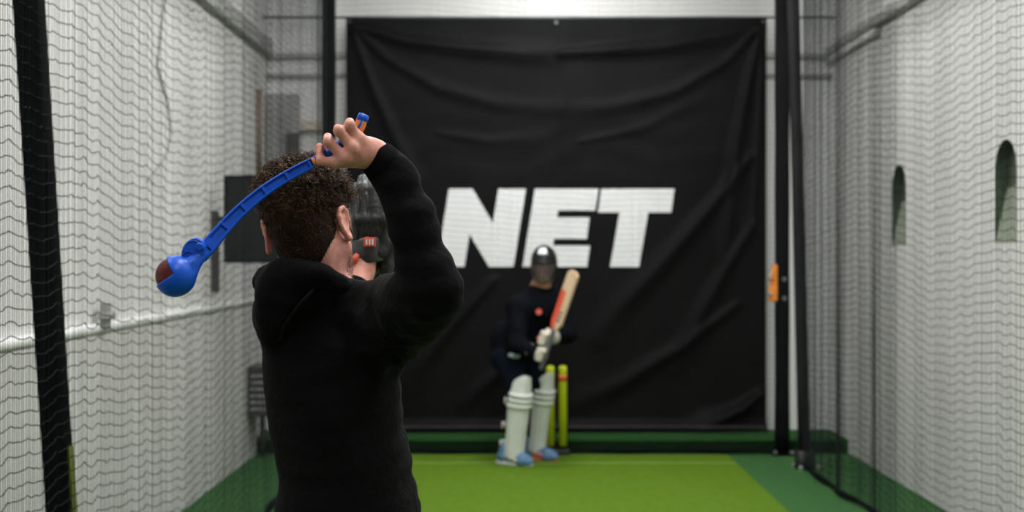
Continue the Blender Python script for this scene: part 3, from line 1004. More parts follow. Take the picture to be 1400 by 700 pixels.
def thick(x, y, z):
    top = np.clip((z - 0.035) / 0.05, 0, 1)
    back = np.clip((-y - 0.02) / 0.05, 0, 1)
    mid = np.clip((z + 0.045) / 0.06, 0, 1)
    return 0.0025 + (0.015 + 0.013 * np.clip(np.abs(x) / 0.05, 0, 1)) * top + 0.009 * back * mid * (1 - top) * np.clip(1.3 - np.abs(x) / 0.05, 0, 1) + 0.005 * np.clip(-x / 0.05, 0, 1) * np.clip((z - 0.01) / 0.03, 0, 1)


NECKS = [(np.array([0, -0.018, -0.050]), (NB - HEAD) @ RH, 0.056, 0.056), (np.array([0, -0.026, -0.040]), (NB + (-0.01, -0.01, -0.02) - HEAD) @ RH, 0.046, 0.050)]
HF = Field(HEAD - 0.17, HEAD + 0.17, 0.0035)
lo, hi = HEAD - 0.165, HEAD + 0.165


def capfn(X, Y, Z):
    dx, dy, dz = X - HEAD[0], Y - HEAD[1], Z - HEAD[2]
    x, y, z = (dx * RH[0, i] + dy * RH[1, i] + dz * RH[2, i] for i in range(3))
    def e(cy, cz, rx, ry, rz):
        a, b_, c_ = x / rx, (y - cy) / ry, (z - cz) / rz
        k0 = np.sqrt(a * a + b_ * b_ + c_ * c_)
        k1 = np.sqrt((a / rx) ** 2 + (b_ / ry) ** 2 + (c_ / rz) ** 2)
        return k0 * (k0 - 1) / (k1 + 1e-9)
    d1, d2 = e(-0.012, 0.034, 0.0705, 0.096, 0.093), e(-0.030, -0.005, 0.054, 0.066, 0.072)
    hh = np.clip(0.5 + 0.5 * (d1 - d2) / 0.03, 0, 1)
    d = d1 * (1 - hh) + d2 * hh - 0.03 * hh * (1 - hh)
    for p0, p1, r0_, r1_ in NECKS:
        ab = p1 - p0
        t_ = np.clip(((x - p0[0]) * ab[0] + (y - p0[1]) * ab[1] + (z - p0[2]) * ab[2]) / float(ab @ ab), 0, 1)
        d3 = np.sqrt((x - p0[0] - t_ * ab[0]) ** 2 + (y - p0[1] - t_ * ab[1]) ** 2 + (z - p0[2] - t_ * ab[2]) ** 2) - (r0_ + (r1_ - r0_) * t_)
        hh = np.clip(0.5 + 0.5 * (d - d3) / 0.03, 0, 1)
        d = d * (1 - hh) + d3 * hh - 0.03 * hh * (1 - hh)
    lump = 0.003 * np.sin(x * 160 + 2 * np.sin(z * 90)) * np.sin(y * 150 + 1.7) * np.clip(z / 0.05 + 0.5, 0, 1)
    d = d - thick(x, y, z) - lump
    cut = (hairline(y, x) - z) * 0.8
    return np.maximum(d, cut).astype(np.float32)


HF.apply(capfn, lo, hi, 0)
Vc, Qc = HF.mesh(2)
scalp = (loc[:, 2] > hairline(loc[:, 1], loc[:, 0]) + 0.001) & (np.linalg.norm(loc - [0, -0.012, 0.03], axis=1) < 0.125) & (np.abs(loc[:, 0]) < 0.078)


def grow(sel, n, seed, length, curl, lift, up):
    rg = np.random.default_rng(seed)
    i = rg.choice(np.where(sel)[0], n)
    p, nn = loc[i], nl[i]
    m = 11
    t = np.linspace(0, 1, m)[None, :, None]
    Lh = (length(p) * rg.uniform(0.7, 1.25, n))[:, None, None]
    tang = rg.normal(size=(n, 3))
    tang += np.stack([np.zeros(n), np.full(n, up[1]), np.full(n, up[2])], -1)
    tang -= nn * np.sum(tang * nn, 1)[:, None]
    tang /= np.linalg.norm(tang, axis=1)[:, None] + 1e-9
    bi = np.cross(nn, tang)
    ph = rg.uniform(0, 6.3, n)[:, None, None]
    tu = rg.uniform(1.0, 2.0, n)[:, None, None] * curl
    rad = (Lh * 0.17 * min(curl, 1.0))
    lf = lift * rg.uniform(0.7, 1.3, n)[:, None, None]
    th0 = thick(p[:, 0], p[:, 1], p[:, 2])[:, None, None] * 0.65
    a = p[:, None] + nn[:, None] * (th0 + Lh * lf * np.sin(t * PI * 0.62)) + tang[:, None] * Lh * 0.62 * t
    a = a + rad * np.sqrt(t) * (np.cos(t * 6.3 * tu + ph) * bi[:, None] + np.sin(t * 6.3 * tu + ph) * nn[:, None])
    return a @ RH.T + HEAD


top = scalp & (loc[:, 2] > 0.070)
crown = scalp & (loc[:, 2] > 0.030) & (loc[:, 1] < 0.02)
backs = scalp & (loc[:, 1] < -0.02)
S1 = strands(grow(top, 1700, 1, lambda p: np.full(len(p), 0.040), 1.1, 0.36, (0, 0.3, 0.2)), 0.0012, 0.0005)
S2 = strands(grow(crown, 1800, 2, lambda p: np.full(len(p), 0.026), 0.9, 0.22, (0, 0, -0.8)), 0.0008, 0.0003)
S3 = strands(grow(backs, 3400, 3, lambda p: np.interp(p[:, 2], [-0.07, -0.01, 0.02, 0.05], [0.005, 0.008, 0.014, 0.022]) * np.clip(1.35 - np.abs(p[:, 0]) / 0.09, 0.3, 1), 0.6, 0.25, (0, 0, -1.6)), 0.0007, 0.0003)
S4 = strands(grow(scalp & (loc[:, 1] > 0.03) & (loc[:, 2] > 0.06), 900, 5, lambda p: np.full(len(p), 0.046), 1.2, 0.45, (0, 0.8, 0.0)), 0.0012, 0.0005)
vs, qs, off = [Vc], [Qc], len(Vc)
for v, q_ in (S1, S2, S3, S4):
    vs.append(v); qs.append(q_ + off); off += len(v)
fm = np.concatenate([np.zeros(len(Qc)), np.ones(off and sum(len(x) for x in qs[1:]))])
mk('hair', np.concatenate(vs), np.concatenate(qs), None, person, mats=[M['hair_base'], M['hair']], fm=fm)
jaw = (loc[:, 2] < -0.012) & (loc[:, 2] > -0.115) & (loc[:, 1] > 0.012 - 0.1 * np.clip(loc[:, 2] + 0.05, 0, 1)) & (loc[:, 1] < 0.10) & \
      (np.abs(loc[:, 0]) < 0.075) & ((loc[:, 2] < -0.055) | (np.abs(loc[:, 0]) > 0.042)) & (np.linalg.norm(loc, axis=1) < 0.135)
rg = np.random.default_rng(9)
i = rg.choice(np.where(jaw)[0], 2200)
dirs = nl[i] * 0.7 + np.array([0, 0, -0.6]) + rg.normal(0, 0.25, (2200, 3))
ps = loc[i][:, None] + dirs[:, None] * np.linspace(-0.0005, 0.0035, 3)[None, :, None]
v, q_ = strands(ps @ RH.T + HEAD, 0.00035, 0.00015)
mk('beard', v, q_, M['stubble'], person)

# ---- hoodie
h = 0.0055
G = Field((-0.70, 2.50, 0.86), (-0.03, 3.62, 1.79), h)
tor = []
for py, l, r, ry in ((402, 372, 520, 0.085), (425, 360, 538, 0.115), (455, 358, 546, 0.135), (500, 360, 548, 0.145), (540, 364, 549, 0.145),
                     (580, 369, 552, 0.140), (620, 376, 558, 0.140), (655, 382, 563, 0.142), (685, 377, 570, 0.148), (715, 375, 577, 0.15), (760, 372, 584, 0.152), (800, 378, 580, 0.15)):
    p = pt((l + r) / 2, py, 2.98)
    tor.append((p[2], p[0], p[1], (r - l) / 2 * 2.98 / FPX, ry))
G.zloft(tor, 0.03)
G.chain([NB + (-0.02, -0.005, -0.035), pt(508, 427, 2.92), SR, EL], [0.058, 0.052, 0.074, 0.056], 0.04)
G.ell(EL + (0.002, -0.004, -0.004), (0.054, 0.05, 0.056), None, 0.02)
Wc = WR + (EL - WR) * 0.03
G.chain([EL, pt(566, 305, 2.665), pt(541, 245, 2.667), pt(520, 220, 2.668)], [0.052, 0.0480, 0.0400, 0.0345], 0.03)
G.chain([pt(384, 396, 2.90), pt(438, 396, 2.880), pt(478, 408, 2.915), pt(505, 418, 2.95)], [0.030, 0.029, 0.028, 0.030], 0.03)
G.cone(pt(520, 470, 2.93), pt(585, 420, 2.70), 0.055, 0.045, 0.05)      # slack cloth under the arm
G.chain([NB + (0.01, 0.02, -0.035), SL + (0.012, 0, 0), ELB, ELB + (WL - ELB) * 0.74], [0.060, 0.062, 0.054, 0.040], 0.045)
G.ell(pt(388, 430, 2.99), (0.050, 0.10, 0.070), None, 0.03)               # left shoulder blade
# opening at the neck
G.cone(pt(439, 345, 2.960), H(0, -0.02, 0.02), 0.056, 0.074, 0.01, 'sub')
# the arms leave through open cuffs
G.cone(pt(514, 214, 2.668), pt(480, 178, 2.668), 0.0305, 0.030, 0.004, 'sub')
V, Q = G.mesh(3)
N = normals(V, Q)
arm = np.clip((V[:, 0] + 0.27) / 0.05, 0, 1)
fo = 0.0045 * wob(V * [1, 1, 0.55], 38, 3) + 0.0036 * wob(V * [0.7, 1, 1.4], 66, 4) * (0.4 + arm)
# pulls fanning from the raised armpit
ap = pt(545, 470, 2.88)
dv = V - ap
ang = np.arctan2(dv[:, 2], dv[:, 0])
rr = np.linalg.norm(dv, axis=1)
fo += 0.006 * np.sin(ang * 8) * np.exp(-(rr / 0.16) ** 2) * np.clip(rr / 0.05, 0, 1) * (V[:, 1] < 3.0)
V = V + N * fo[:, None]
hood_ie = mk('hoodie', V, Q, M['hoodie'], person)
del G
# ribbed cuffs and hem
CW = pt(513.5, 213, 2.668)
ax = CW - pt(541, 245, 2.667); ax /= np.linalg.norm(ax)
u_ = np.cross(ax, [0, 1, 0]); u_ /= np.linalg.norm(u_); w_ = np.cross(ax, u_)


def cuff(c0, ax, u_, w_, prof, name='cuff', rib=60):
    R = []
    for s_, r_ in prof:
        th = np.arange(rib * 2) * PI / rib
        rr_ = r_ + 0.0009 * np.cos(th * rib)
        R.append(c0 + ax * s_ + rr_[:, None] * (np.cos(th)[:, None] * u_ + np.sin(th)[:, None] * w_))
    return MB().rings(R, cap=False).build(name, M['cuff'], hood_ie, smooth=True)


cuff(CW, ax, u_, w_, [(-0.036, 0.0355), (-0.03, 0.0385), (-0.015, 0.0368), (-0.002, 0.0345), (0.002, 0.033), (0.001, 0.031), (-0.02, 0.031)])
axl = (WL - ELB) / np.linalg.norm(WL - ELB)
ul = np.cross(axl, [0, 1, 0]); ul /= np.linalg.norm(ul); wl = np.cross(axl, ul)
cuff(ELB + (WL - ELB) * 0.80, axl, ul, wl, [(-0.05, 0.046), (-0.02, 0.044), (0.0, 0.040), (0.004, 0.038), (0.003, 0.034), (-0.02, 0.034)])
R = []
for z, k in ((0.985, 1.0), (0.97, 0.99), (0.94, 0.975), (0.915, 0.97), (0.905, 0.955), (0.91, 0.93)):
    th = np.arange(160) * 2 * PI / 160
    cc = pt(477, 760, 2.98)
    R.append(np.stack([cc[0] + (0.163 * k + 0.0012 * np.cos(th * 70)) * np.cos(th), cc[1] + (0.153 * k) * np.sin(th), np.full(160, z - 0.06)], -1))
MB().rings(R, cap=False).build('waistband', M['cuff'], hood_ie, smooth=True)

# the hood lying on the upper back: a deep folded sack with a rolled rim round the neck
D = Field((-0.64, 2.66, 1.24), (-0.26, 3.18, 1.66), 0.005)
rimp = [(480, 396, 2.915), (464, 389, 2.888), (438, 376, 2.860), (410, 372, 2.852), (384, 373, 2.866), (368, 380, 2.905), (364, 386, 2.96),
        (362, 388, 3.02), (395, 396, 3.06), (440, 402, 3.07), (474, 404, 3.02), (485, 400, 2.96), (480, 396, 2.915)]
D.chain([pt(*p) for p in rimp], [0.015, 0.017, 0.019, 0.020, 0.021, 0.022, 0.022, 0.022, 0.020, 0.018, 0.016, 0.015, 0.015], 0.02)
D.ell(pt(383, 410, 2.885), (0.046, 0.048, 0.075), rot('Y', 8), 0.03)
D.ell(pt(396, 406, 2.868), (0.058, 0.036, 0.068), rot('Y', 28), 0.03)
D.ell(pt(375, 444, 2.895), (0.034, 0.046, 0.052), rot('Y', 5), 0.03)
D.ell(pt(425, 386, 2.870), (0.055, 0.022, 0.030), rot('Y', 22), 0.03)
D.cone(pt(438, 352, 2.960), H(0, -0.02, 0.02), 0.057, 0.074, 0.01, 'sub')
V, Q = D.mesh(3)
N = normals(V, Q)
fo = 0.0035 * wob(V * [1.3, 1, 0.6], 50, 13) + 0.002 * wob(V, 90, 14)
V = V + N * fo[:, None]
mk('hood', V, Q, M['hoodie'], hood_ie)
# drawcord-free rolled seam on the hood
sp = np.array([pt(*p) for p in ((428, 396, 2.835), (414, 412, 2.822), (400, 430, 2.826), (388, 448, 2.838), (383, 466, 2.848))])
MB().tube(sp, [0.003, 0.0042, 0.0045, 0.0042, 0.003], 8).build('hood_seam', M['hoodie'], hood_ie, smooth=True)

# ---- trousers and shoes (below the frame)
T = Field((-0.68, 2.60, 0.05), (-0.05, 3.55, 1.02), 0.009)
pel = pt(477, 735, 2.98)
T.ell((pel[0], 2.98, 0.92), (0.155, 0.13, 0.10), None, 0.03)
hipr, hipl = np.array([pel[0] + 0.085, 2.95, 0.88]), np.array([pel[0] - 0.075, 3.02, 0.88])
kr, kl = np.array([pel[0] + 0.11, 2.90, 0.49]), np.array([pel[0] - 0.08, 3.20, 0.49])
ar, al = np.array([pel[0] + 0.12, 2.76, 0.10]), np.array([pel[0] - 0.09, 3.27, 0.10])
for a_, b_, c_ in ((hipr, kr, ar), (hipl, kl, al)):
    T.chain([a_, b_, c_], [0.092, 0.066, 0.050], 0.03)
V, Q = T.mesh(3)
N = normals(V, Q)
V = V + N * (0.004 * wob(V, 40, 31))[:, None]
mk('trousers', V, Q, M['trousers'], person)


def shoe(c, yaw, L, W, upper, sole, parent, accent=None, toe=None):
    A = rot('Z', -yaw)
    f = Field(np.array(c) + (-0.2, -0.2, 0.0) - (0, 0, 0.01), np.array(c) + (0.2, 0.25, 0.2), 0.006)
    P = lambda x, y, z: np.array(c) + A @ np.array([x, y, z])
    f.chain([P(0, -L * 0.26, 0.055), P(0, 0.0, 0.055), P(W * 0.05, L * 0.30, 0.040), P(W * 0.02, L * 0.46, 0.034)], [W * 0.38, W * 0.42, W * 0.46, W * 0.36], 0.03)
    f.cone(P(0, -L * 0.22, 0.07), P(0, -L * 0.20, 0.125), W * 0.40, W * 0.42, 0.03)
    f.apply(lambda X, Y, Z: (Z - 0.016 + 0 * X + 0 * Y), (c[0] - 0.2, c[1] - 0.2, -0.01), (c[0] + 0.2, c[1] + 0.25, 0.02), 0, 'sub')
    v, q_ = f.mesh(2)
    o_ = mk('shoe', v, q_, upper, parent)
    R_ = []
    th = np.arange(28) * 2 * PI / 28
    for z, k in ((0.0, 0.96), (0.004, 1.0), (0.022, 1.0), (0.028, 0.94)):
        R_.append(np.array([P(W * 0.47 * k * math.cos(a) * (0.92 + 0.12 * math.sin(a)), L * 0.06 + L * 0.52 * k * math.sin(a), z) for a in th]))
    MB().rings(R_).build('sole', sole, o_, smooth=True)
    if accent:
        for sx in (-1, 1):
            MB().tube([P(sx * W * 0.40, -L * 0.10, 0.07), P(sx * W * 0.43, L * 0.05, 0.05), P(sx * W * 0.46, L * 0.28, 0.04)], 0.012, 8).build('side_stripe', accent, o_, smooth=True)
    if toe:
        MB().tube([P(0, L * 0.40, 0.03), P(0, L * 0.53, 0.028), P(0, L * 0.58, 0.026)], [W * 0.40, W * 0.34, W * 0.16], 12).build('toe_cap', toe, o_, smooth=True)
    b_ = MB()
    for k in range(4):
        y = L * (0.02 + 0.07 * k)
        b_.tube([P(-W * 0.22, y, 0.086 - 0.006 * k), P(0, y + 0.01, 0.098 - 0.008 * k), P(W * 0.22, y, 0.086 - 0.006 * k)], 0.004, 6)
    b_.build('laces', M['sole_white'], o_, smooth=True)
    return o_


shoe((ar[0], ar[1] + 0.03, 0), 30, 0.29, 0.105, M['shoe_black'], M['sole_white'], person)
shoe((al[0], al[1] + 0.03, 0), 15, 0.29, 0.105, M['shoe_black'], M['sole_white'], person)

# ------------------------------------------------------------------ ball thrower held in the raised hand
path = [(497.5, 158, 2.640), (494.5, 165, 2.637), (491, 174, 2.634), (479, 187, 2.632), (461, 203, 2.630), (441, 216, 2.628), (425, 224, 2.624),
        (398, 238, 2.616), (370, 255, 2.606), (345, 274, 2.596), (320, 297, 2.584), (300, 319, 2.572), (284, 338, 2.562), (272, 352, 2.555)]
P = np.array([pt(*p) for p in path])
t0 = np.arange(len(P)); tt = np.linspace(0, len(P) - 1, 105)


def catmull(P, tt):
    out = []
    for t in tt:
        i = min(int(t), len(P) - 2); f = t - i
        p0, p1, p2, p3 = P[max(i - 1, 0)], P[i], P[i + 1], P[min(i + 2, len(P) - 1)]
        out.append(0.5 * ((2 * p1) + (-p0 + p2) * f + (2 * p0 - 5 * p1 + 4 * p2 - p3) * f * f + (-p0 + 3 * p1 - 3 * p2 + p3) * f ** 3))
    return np.array(out)


C = catmull(P, tt)
Tn = np.gradient(C, axis=0); Tn /= np.linalg.norm(Tn, axis=1)[:, None]
Bd = np.array([0.12, -1.0, 0.10]); Bd /= np.linalg.norm(Bd)          # towards the side that carries the slots
Nn = np.cross(Tn, Bd); Nn /= np.linalg.norm(Nn, axis=1)[:, None]
Bn = np.cross(Nn, Tn)
wid = np.interp(tt, [0, 2, 6, 8, 10, 12, 13], [0.0200, 0.0205, 0.0195, 0.0205, 0.0235, 0.028, 0.027])
root_t = empty('ball_thrower', C[60])
tag(root_t, 'long curved blue plastic ball thrower gripped in the raised hand', 'ball thrower')


def ribbon(i0, i1, wlo, whi, blo, bhi, scale=1.0):
    """A bar along the shaft between two fractions across its width and two offsets in depth."""
    R = []
    for i in range(i0, i1 + 1):
        a, b_ = wid[i] * wlo, wid[i] * whi
        e = min(0.0016, abs(b_ - a) * 0.3)
        g = min(0.0016, abs(bhi - blo) * 0.3)
        sec = [(a + e, blo), (b_ - e, blo), (b_, blo + g), (b_, bhi - g), (b_ - e, bhi), (a + e, bhi), (a, bhi - g), (a, blo + g)]
        R.append(np.array([C[i] + Nn[i] * s_ + Bn[i] * t_ for s_, t_ in sec]))
    return R


i_g = 44                                    # end of the gripped section
sh = MB()
sh.rings(ribbon(i_g, 101, -0.46, 0.46, -0.0070, 0.0010))        # web
sh.rings(ribbon(i_g, 103, -0.50, -0.30, -0.0070, 0.0070))
sh.rings(ribbon(i_g, 103, 0.30, 0.50, -0.0070, 0.0070))
for c_ in (44, 48, 57, 66, 75, 84, 92, 97):
    sh.rings(ribbon(c_, c_ + 1 if c_ < 92 else c_ + 4, -0.46, 0.46, -0.0070, 0.0065))
sh.build('shaft', M['blue'], root_t)
gp = MB()
R = []
for i in range(20, i_g + 3):
    w2 = wid[i] * 0.5
    R.append(np.array([C[i] + Nn[i] * w2 * 1.02 * math.cos(a) + Bn[i] * 0.0105 * math.sin(a) for a in np.arange(16) * 2 * PI / 16]))
gp.rings(R).build('grip', M['blue'], root_t, smooth=True)
# orange patches showing under the hand and below the end cap
R = []
for i in range(9, 24):
    w2 = wid[i] * 0.5
    R.append(np.array([C[i] + Nn[i] * w2 * math.copysign(abs(math.cos(a)) ** 0.5, math.cos(a)) + Bn[i] * 0.0105 * math.copysign(abs(math.sin(a)) ** 0.5, math.sin(a)) for a in np.arange(20) * 2 * PI / 20]))
og = MB().rings(R).build('grip_inlay', M['orange'], root_t, smooth=True)
og['label'] = 'orange inlay under the end cap'
st = MB()
st.rings([np.array([C[i] + Nn[i] * s_ + Bn[i] * t_ for s_, t_ in ((-0.0022, 0.009), (0.0022, 0.009), (0.0022, 0.0115), (-0.0022, 0.0115))]) for i in range(9, 24)])
st.build('stripe', M['blue'], og)
R = []
for i, k in ((0, 0.72), (0.4, 0.9), (1.2, 1.02), (5, 1.05), (9.6, 1.05), (10.0, 0.98)):
    j = int(i); f = i - j
    c_ = C[j] * (1 - f) + C[j + 1] * f
    w2 = wid[j] * 0.5 * k
    R.append(np.array([c_ + Nn[j] * w2 * math.copysign(abs(math.cos(a)) ** 0.5, math.cos(a)) + Bn[j] * 0.0112 * k * math.copysign(abs(math.sin(a)) ** 0.5, math.sin(a)) for a in np.arange(20) * 2 * PI / 20]))
MB().rings(R).build('end_cap', M['blue'], root_t, smooth=True)
R = []
for i in range(45, 48):
    w2 = wid[i] * 0.5
    R.append(np.array([C[i] + Nn[i] * w2 * 1.05 * math.cos(a) + Bn[i] * 0.011 * math.sin(a) for a in np.arange(16) * 2 * PI / 16]))
MB().rings(R).build('grip_ring', M['orange'], root_t, smooth=True)

# cup, pivot boss and ball
BC = pt(239.5, 377.5, 2.535)
S = 2.535 / FPX
view = BC - np.array([0, 0, CAMH]); view /= np.linalg.norm(view)
f = Field(BC - 0.06, BC + np.array([0.085, 0.06, 0.085]), 0.0014)
ro, ri = 0.0372, 0.0345
f.ell(BC, (ro, ro, ro), None, 0)
f.cone(BC + np.array([0.028, 0, 0.022]), pt(273, 349, 2.552), 0.0120, 0.0115, 0.007)
f.cone(BC + np.array([0.033, 0, 0.006]), pt(277, 347, 2.552), 0.0070, 0.0085, 0.007)       # neck
f.ell(BC, (ri, ri, ri), None, 0, 'sub')


def wedge(X, Y, Z):
    dx, dy, dz = X - BC[0] - 0.007, Y - BC[1], Z - BC[2] - 0.003
    # two planes through the depth axis, slightly twisted, bounding the mouth of the cup
    a1 = (-0.66 * dx - 0.0 * dy - 0.75 * dz) * -1      # below this line
    n1 = 0.72 * dx + 0.10 * dy - 0.66 * dz * 1.0
    up = -(0.74 * (dx) - 0.66 * (dz)) * 0
    # sector between direction (-16, +18) and (-31, -13) in the picture plane
    e1 = np.array([-0.56, 0.83]); e2 = np.array([-0.88, -0.47])
    s1 = e1[0] * dz - e1[1] * dx        # >0 on the sector side
    s2 = -(e2[0] * dz - e2[1] * dx)
    s1 = -(e1[1] * dx - e1[0] * dz) + 0.02 * dy
    s2 = (e2[1] * dx - e2[0] * dz) + 0.02 * dy - 2.2 * np.clip(dx + 0.03, -0.03, 0.03) ** 2
    return (-np.minimum(s1, s2)).astype(np.float32)


f.apply(wedge, BC - 0.058, BC + 0.058, 0.0015, 'sub')
v, q_ = f.mesh(2)
mk('cup', v, q_, M['blue'], root_t)
# flat rounded boss with its pivot
bc = pt(266, 344, 2.551)
th = np.arange(28) * 2 * PI / 28
oy = np.array([0, -1.0, 0])
R = []
for s_, k in ((-0.009, 0.90), (-0.007, 1.0), (0.010, 1.0), (0.0125, 0.92)):
    ring = []
    for a in th:
        x_, z_ = 0.0200 * math.cos(a), 0.0260 * math.sin(a)
        A_ = math.radians(-28)
        ring.append(bc + np.array([(x_ * math.cos(A_) - z_ * math.sin(A_)) * k, 0, (x_ * math.sin(A_) + z_ * math.cos(A_)) * k]) + oy * s_)
    R.append(np.array(ring))
MB().rings(R).build('boss', M['blue'], root_t, smooth=False)
bo = autosmooth(bpy.data.objects[bpy.data.objects[-1].name]) if False else None
MB().disc(pt(273, 337.5, 2.540), oy, 0.0078, 0.006, 22, 0.002).build('pivot_pin', M['blue'], root_t)
ar_ = [pt(258 + 7.5 * math.cos(a), 351 - 7.5 * math.sin(a), 2.5375) for a in np.linspace(0.3, 2.9, 14)]
MB().tube(ar_, 0.0014, 6).build('lip', M['blue_dark'], root_t, smooth=True)
ar_ = [pt(256 + (273 - 256) * t, 333 - 4 * math.sin(t * PI), 2.5375) for t in np.linspace(0, 1, 12)]
MB().tube(ar_, 0.0012, 6).build('lip', M['blue_dark'], root_t, smooth=True)

bm = bmesh.new()
bmesh.ops.create_uvsphere(bm, u_segments=40, v_segments=24, radius=0.0342)
V = np.array([v.co[:] for v in bm.verts]); bm.verts.index_update()
F = [[v.index for v in f_.verts] for f_ in bm.faces]; bm.free()
ball = mk('cricket_ball', V + BC, F, M['ball'], smooth=True, origin=BC)
tag(ball, 'dark red leather cricket ball held in the cup of the blue thrower', 'ball')
b = MB()
A = rot('X', 62) @ rot('Y', 18)
for off_ in (-0.0035, 0.0, 0.0035):
    pp = [BC + A @ np.array([math.sqrt(0.0344 ** 2 - off_ ** 2) * math.cos(a), math.sqrt(0.0344 ** 2 - off_ ** 2) * math.sin(a), off_]) for a in np.linspace(0, 2 * PI, 60)]
    b.tube(pp, 0.0005, 5, cap=False)
b.build('stitched_seam', M['ball_seam'], ball, smooth=True)

# ------------------------------------------------------------------ catching mitt on the other hand
dm = 3.46
MR = pt(503, 372, dm)
mitt = empty('catching_mitt', MR)
tag(mitt, 'black leather catching mitt with a red badge worn on the forward hand', 'mitt')
f = Field(pt(462, 410, dm) - (0, 0.11, 0), pt(560, 225, dm) + (0, 0.13, 0), 0.0032)
f.ell(pt(508, 316, dm + 0.045), (0.052, 0.040, 0.118), rot('Y', 7), 0.01)                      # pocket
f.ell(pt(506, 312, dm + 0.075), (0.040, 0.034, 0.098), rot('Y', 7), 0.01, 'sub')
for k, (x0, x1, y1, r_) in enumerate(((490, 485, 256, 0.0150), (499, 496, 244, 0.0165), (510, 511, 245, 0.017), (520, 525, 262, 0.0165))):
    P_ = [pt(x0, 338, dm - 0.006), pt((x0 + x1) / 2 + 1, 300, dm - 0.020), pt(x1, (y1 + 290) / 2 - 8, dm - 0.004), pt(x1 + 1, y1, dm + 0.035)]
    f.chain(P_, [r_ * 0.9, r_, r_, r_ * 0.8], 0.006)
f.chain([pt(527, 372, dm + 0.02), pt(533, 335, dm + 0.02), pt(531, 300, dm + 0.025), pt(524, 268, dm + 0.04)], [0.016, 0.019, 0.018, 0.014], 0.008)       # outer rim
f.chain([pt(529, 385, dm + 0.03), pt(531, 360, dm + 0.02)], [0.010, 0.014], 0.01)
f.chain([pt(486, 346, dm), pt(478, 320, dm + 0.03), pt(477, 292, dm + 0.06)], [0.017, 0.017, 0.013], 0.008)   # thumb
f.cone(pt(492, 350, dm - 0.004), pt(516, 346, dm - 0.004), 0.022, 0.022, 0.012)
f.cone(pt(498, 375, dm), pt(503, 335, dm), 0.028, 0.024, 0.004, 'sub')
v, q_ = f.mesh(2)
n_ = normals(v, q_)
v = v + n_ * (0.0018 * wob(v * [1, 1, 0.4], 150, 51) + 0.0014 * wob(v * [1, 1, 0.5], 260, 52))[:, None]
mk('mitt_body', v, q_, M['leather'], mitt)
# wrist strap with the red badge
R = []
cst = pt(503, 343, dm)
for z, k in ((-0.030, 1.0), (-0.026, 1.05), (0.026, 1.08), (0.030, 1.0)):
    R.append(np.array([cst + (0.037 * k * math.cos(a), 0.034 * k * math.sin(a), z + 0.006 * math.cos(a)) for a in np.arange(28) * 2 * PI / 28]))
MB().rings(R, cap=False).build('wrist_strap', M['leather2'], mitt, smooth=True)
bd = MB().box(pt(496.5, 337.5, dm - 0.040) + (0, 0.001, 0), pt(513.5, 324.5, dm - 0.040) + (0, 0.006, 0), 0.002).build('badge', M['red'], mitt)
bd['label'] = 'red badge with three white bars'
for k in range(3):
    MB().box(pt(500 + 4.1 * k, 335, dm - 0.041), pt(502.2 + 4.1 * k, 327, dm - 0.041) + (0, 0.003, 0), 0.0004).build('bar', M['white'], bd)
tb = MB().tube([pt(481, 362, dm - 0.02), pt(485, 356, dm - 0.03), pt(489, 347, dm - 0.03)], [0.007, 0.0095, 0.006], 10).build('strap_tab', M['red'], mitt, smooth=True)
tb['label'] = 'red tab at the heel of the mitt'
for k, (a_, c_) in enumerate((((493, 330), (488, 268)), ((503, 330), (501, 262)), ((513, 332), (515, 266)))):
    pp = [pt(a_[0] + (c_[0] - a_[0]) * t + 1.5 * math.sin(t * 9 + k), a_[1] + (c_[1] - a_[1]) * t, dm - 0.020 - 0.010 * math.sin(t * PI)) for t in np.linspace(0, 1, 14)]
    MB().tube(pp, 0.0028, 6).build('lace', M['leather2'], mitt, smooth=True)

# ------------------------------------------------------------------ batter
bd_ = 10.5


def b3(px, py, dy=0.0):
    return pt(px, py, bd_ + dy)


BR = np.array([pt(715, 600, bd_)[0], bd_, 0.0])
bat_p = empty('person', BR)
tag(bat_p, 'person batting in dark navy clothes, black helmet and white leg pads before the banner', 'person')
HB = b3(743.5, 365, 0.0)
HB[2] += 0.0
RB = rot('Z', 172)       # face looks up the lane to the camera


def hb(x, y, z):
    return HB + RB @ np.array([x, y, z], float)


f = Field(b3(655, 645, -0.5), b3(800, 325, 0.5), 0.0075)
f.ell(hb(0, -0.012, 0.030), (0.0755, 0.0960, 0.0960), RB, 0.02)
f.ell(hb(0, 0.030, -0.030), (0.062, 0.060, 0.080), RB, 0.03)
f.ell(hb(0, 0.050, -0.088), (0.040, 0.036, 0.028), RB, 0.03)
f.cone(hb(0, 0.088, 0.010), hb(0, 0.106, -0.030), 0.008, 0.012, 0.012)
for sx in (-1, 1):
    f.ell(hb(sx * 0.03, 0.096, 0.006), (0.014, 0.012, 0.009), RB, 0.006, 'sub')
    f.ell(hb(sx * 0.079, -0.010, 0.0), (0.009, 0.016, 0.030), RB, 0.01)
f.cone(hb(-0.02, 0.086, -0.062), hb(0.02, 0.086, -0.062), 0.008, 0.008, 0.008)
neck = b3(738, 397, 0.05)
f.cone(hb(0, -0.015, -0.05), neck, 0.058, 0.062, 0.03)
shR, shL = b3(708, 420, -0.02), b3(766, 412, 0.10)       # front shoulder, rear shoulder
hipc = b3(700, 488, 0.18)
f.chain([neck, (shR + shL) / 2, (shR + shL) / 2 * 0.5 + hipc * 0.5, hipc], [0.08, 0.11, 0.11, 0.115], 0.05)
g1, g2 = b3(745, 463, -0.20), b3(741, 485, -0.20)        # hands on the handle
elR, elL = b3(708, 472, -0.12), b3(776, 458, -0.02)
f.chain([shR, elR, g2], [0.052, 0.042, 0.032], 0.03)
f.chain([shL, elL, g1], [0.052, 0.042, 0.032], 0.03)
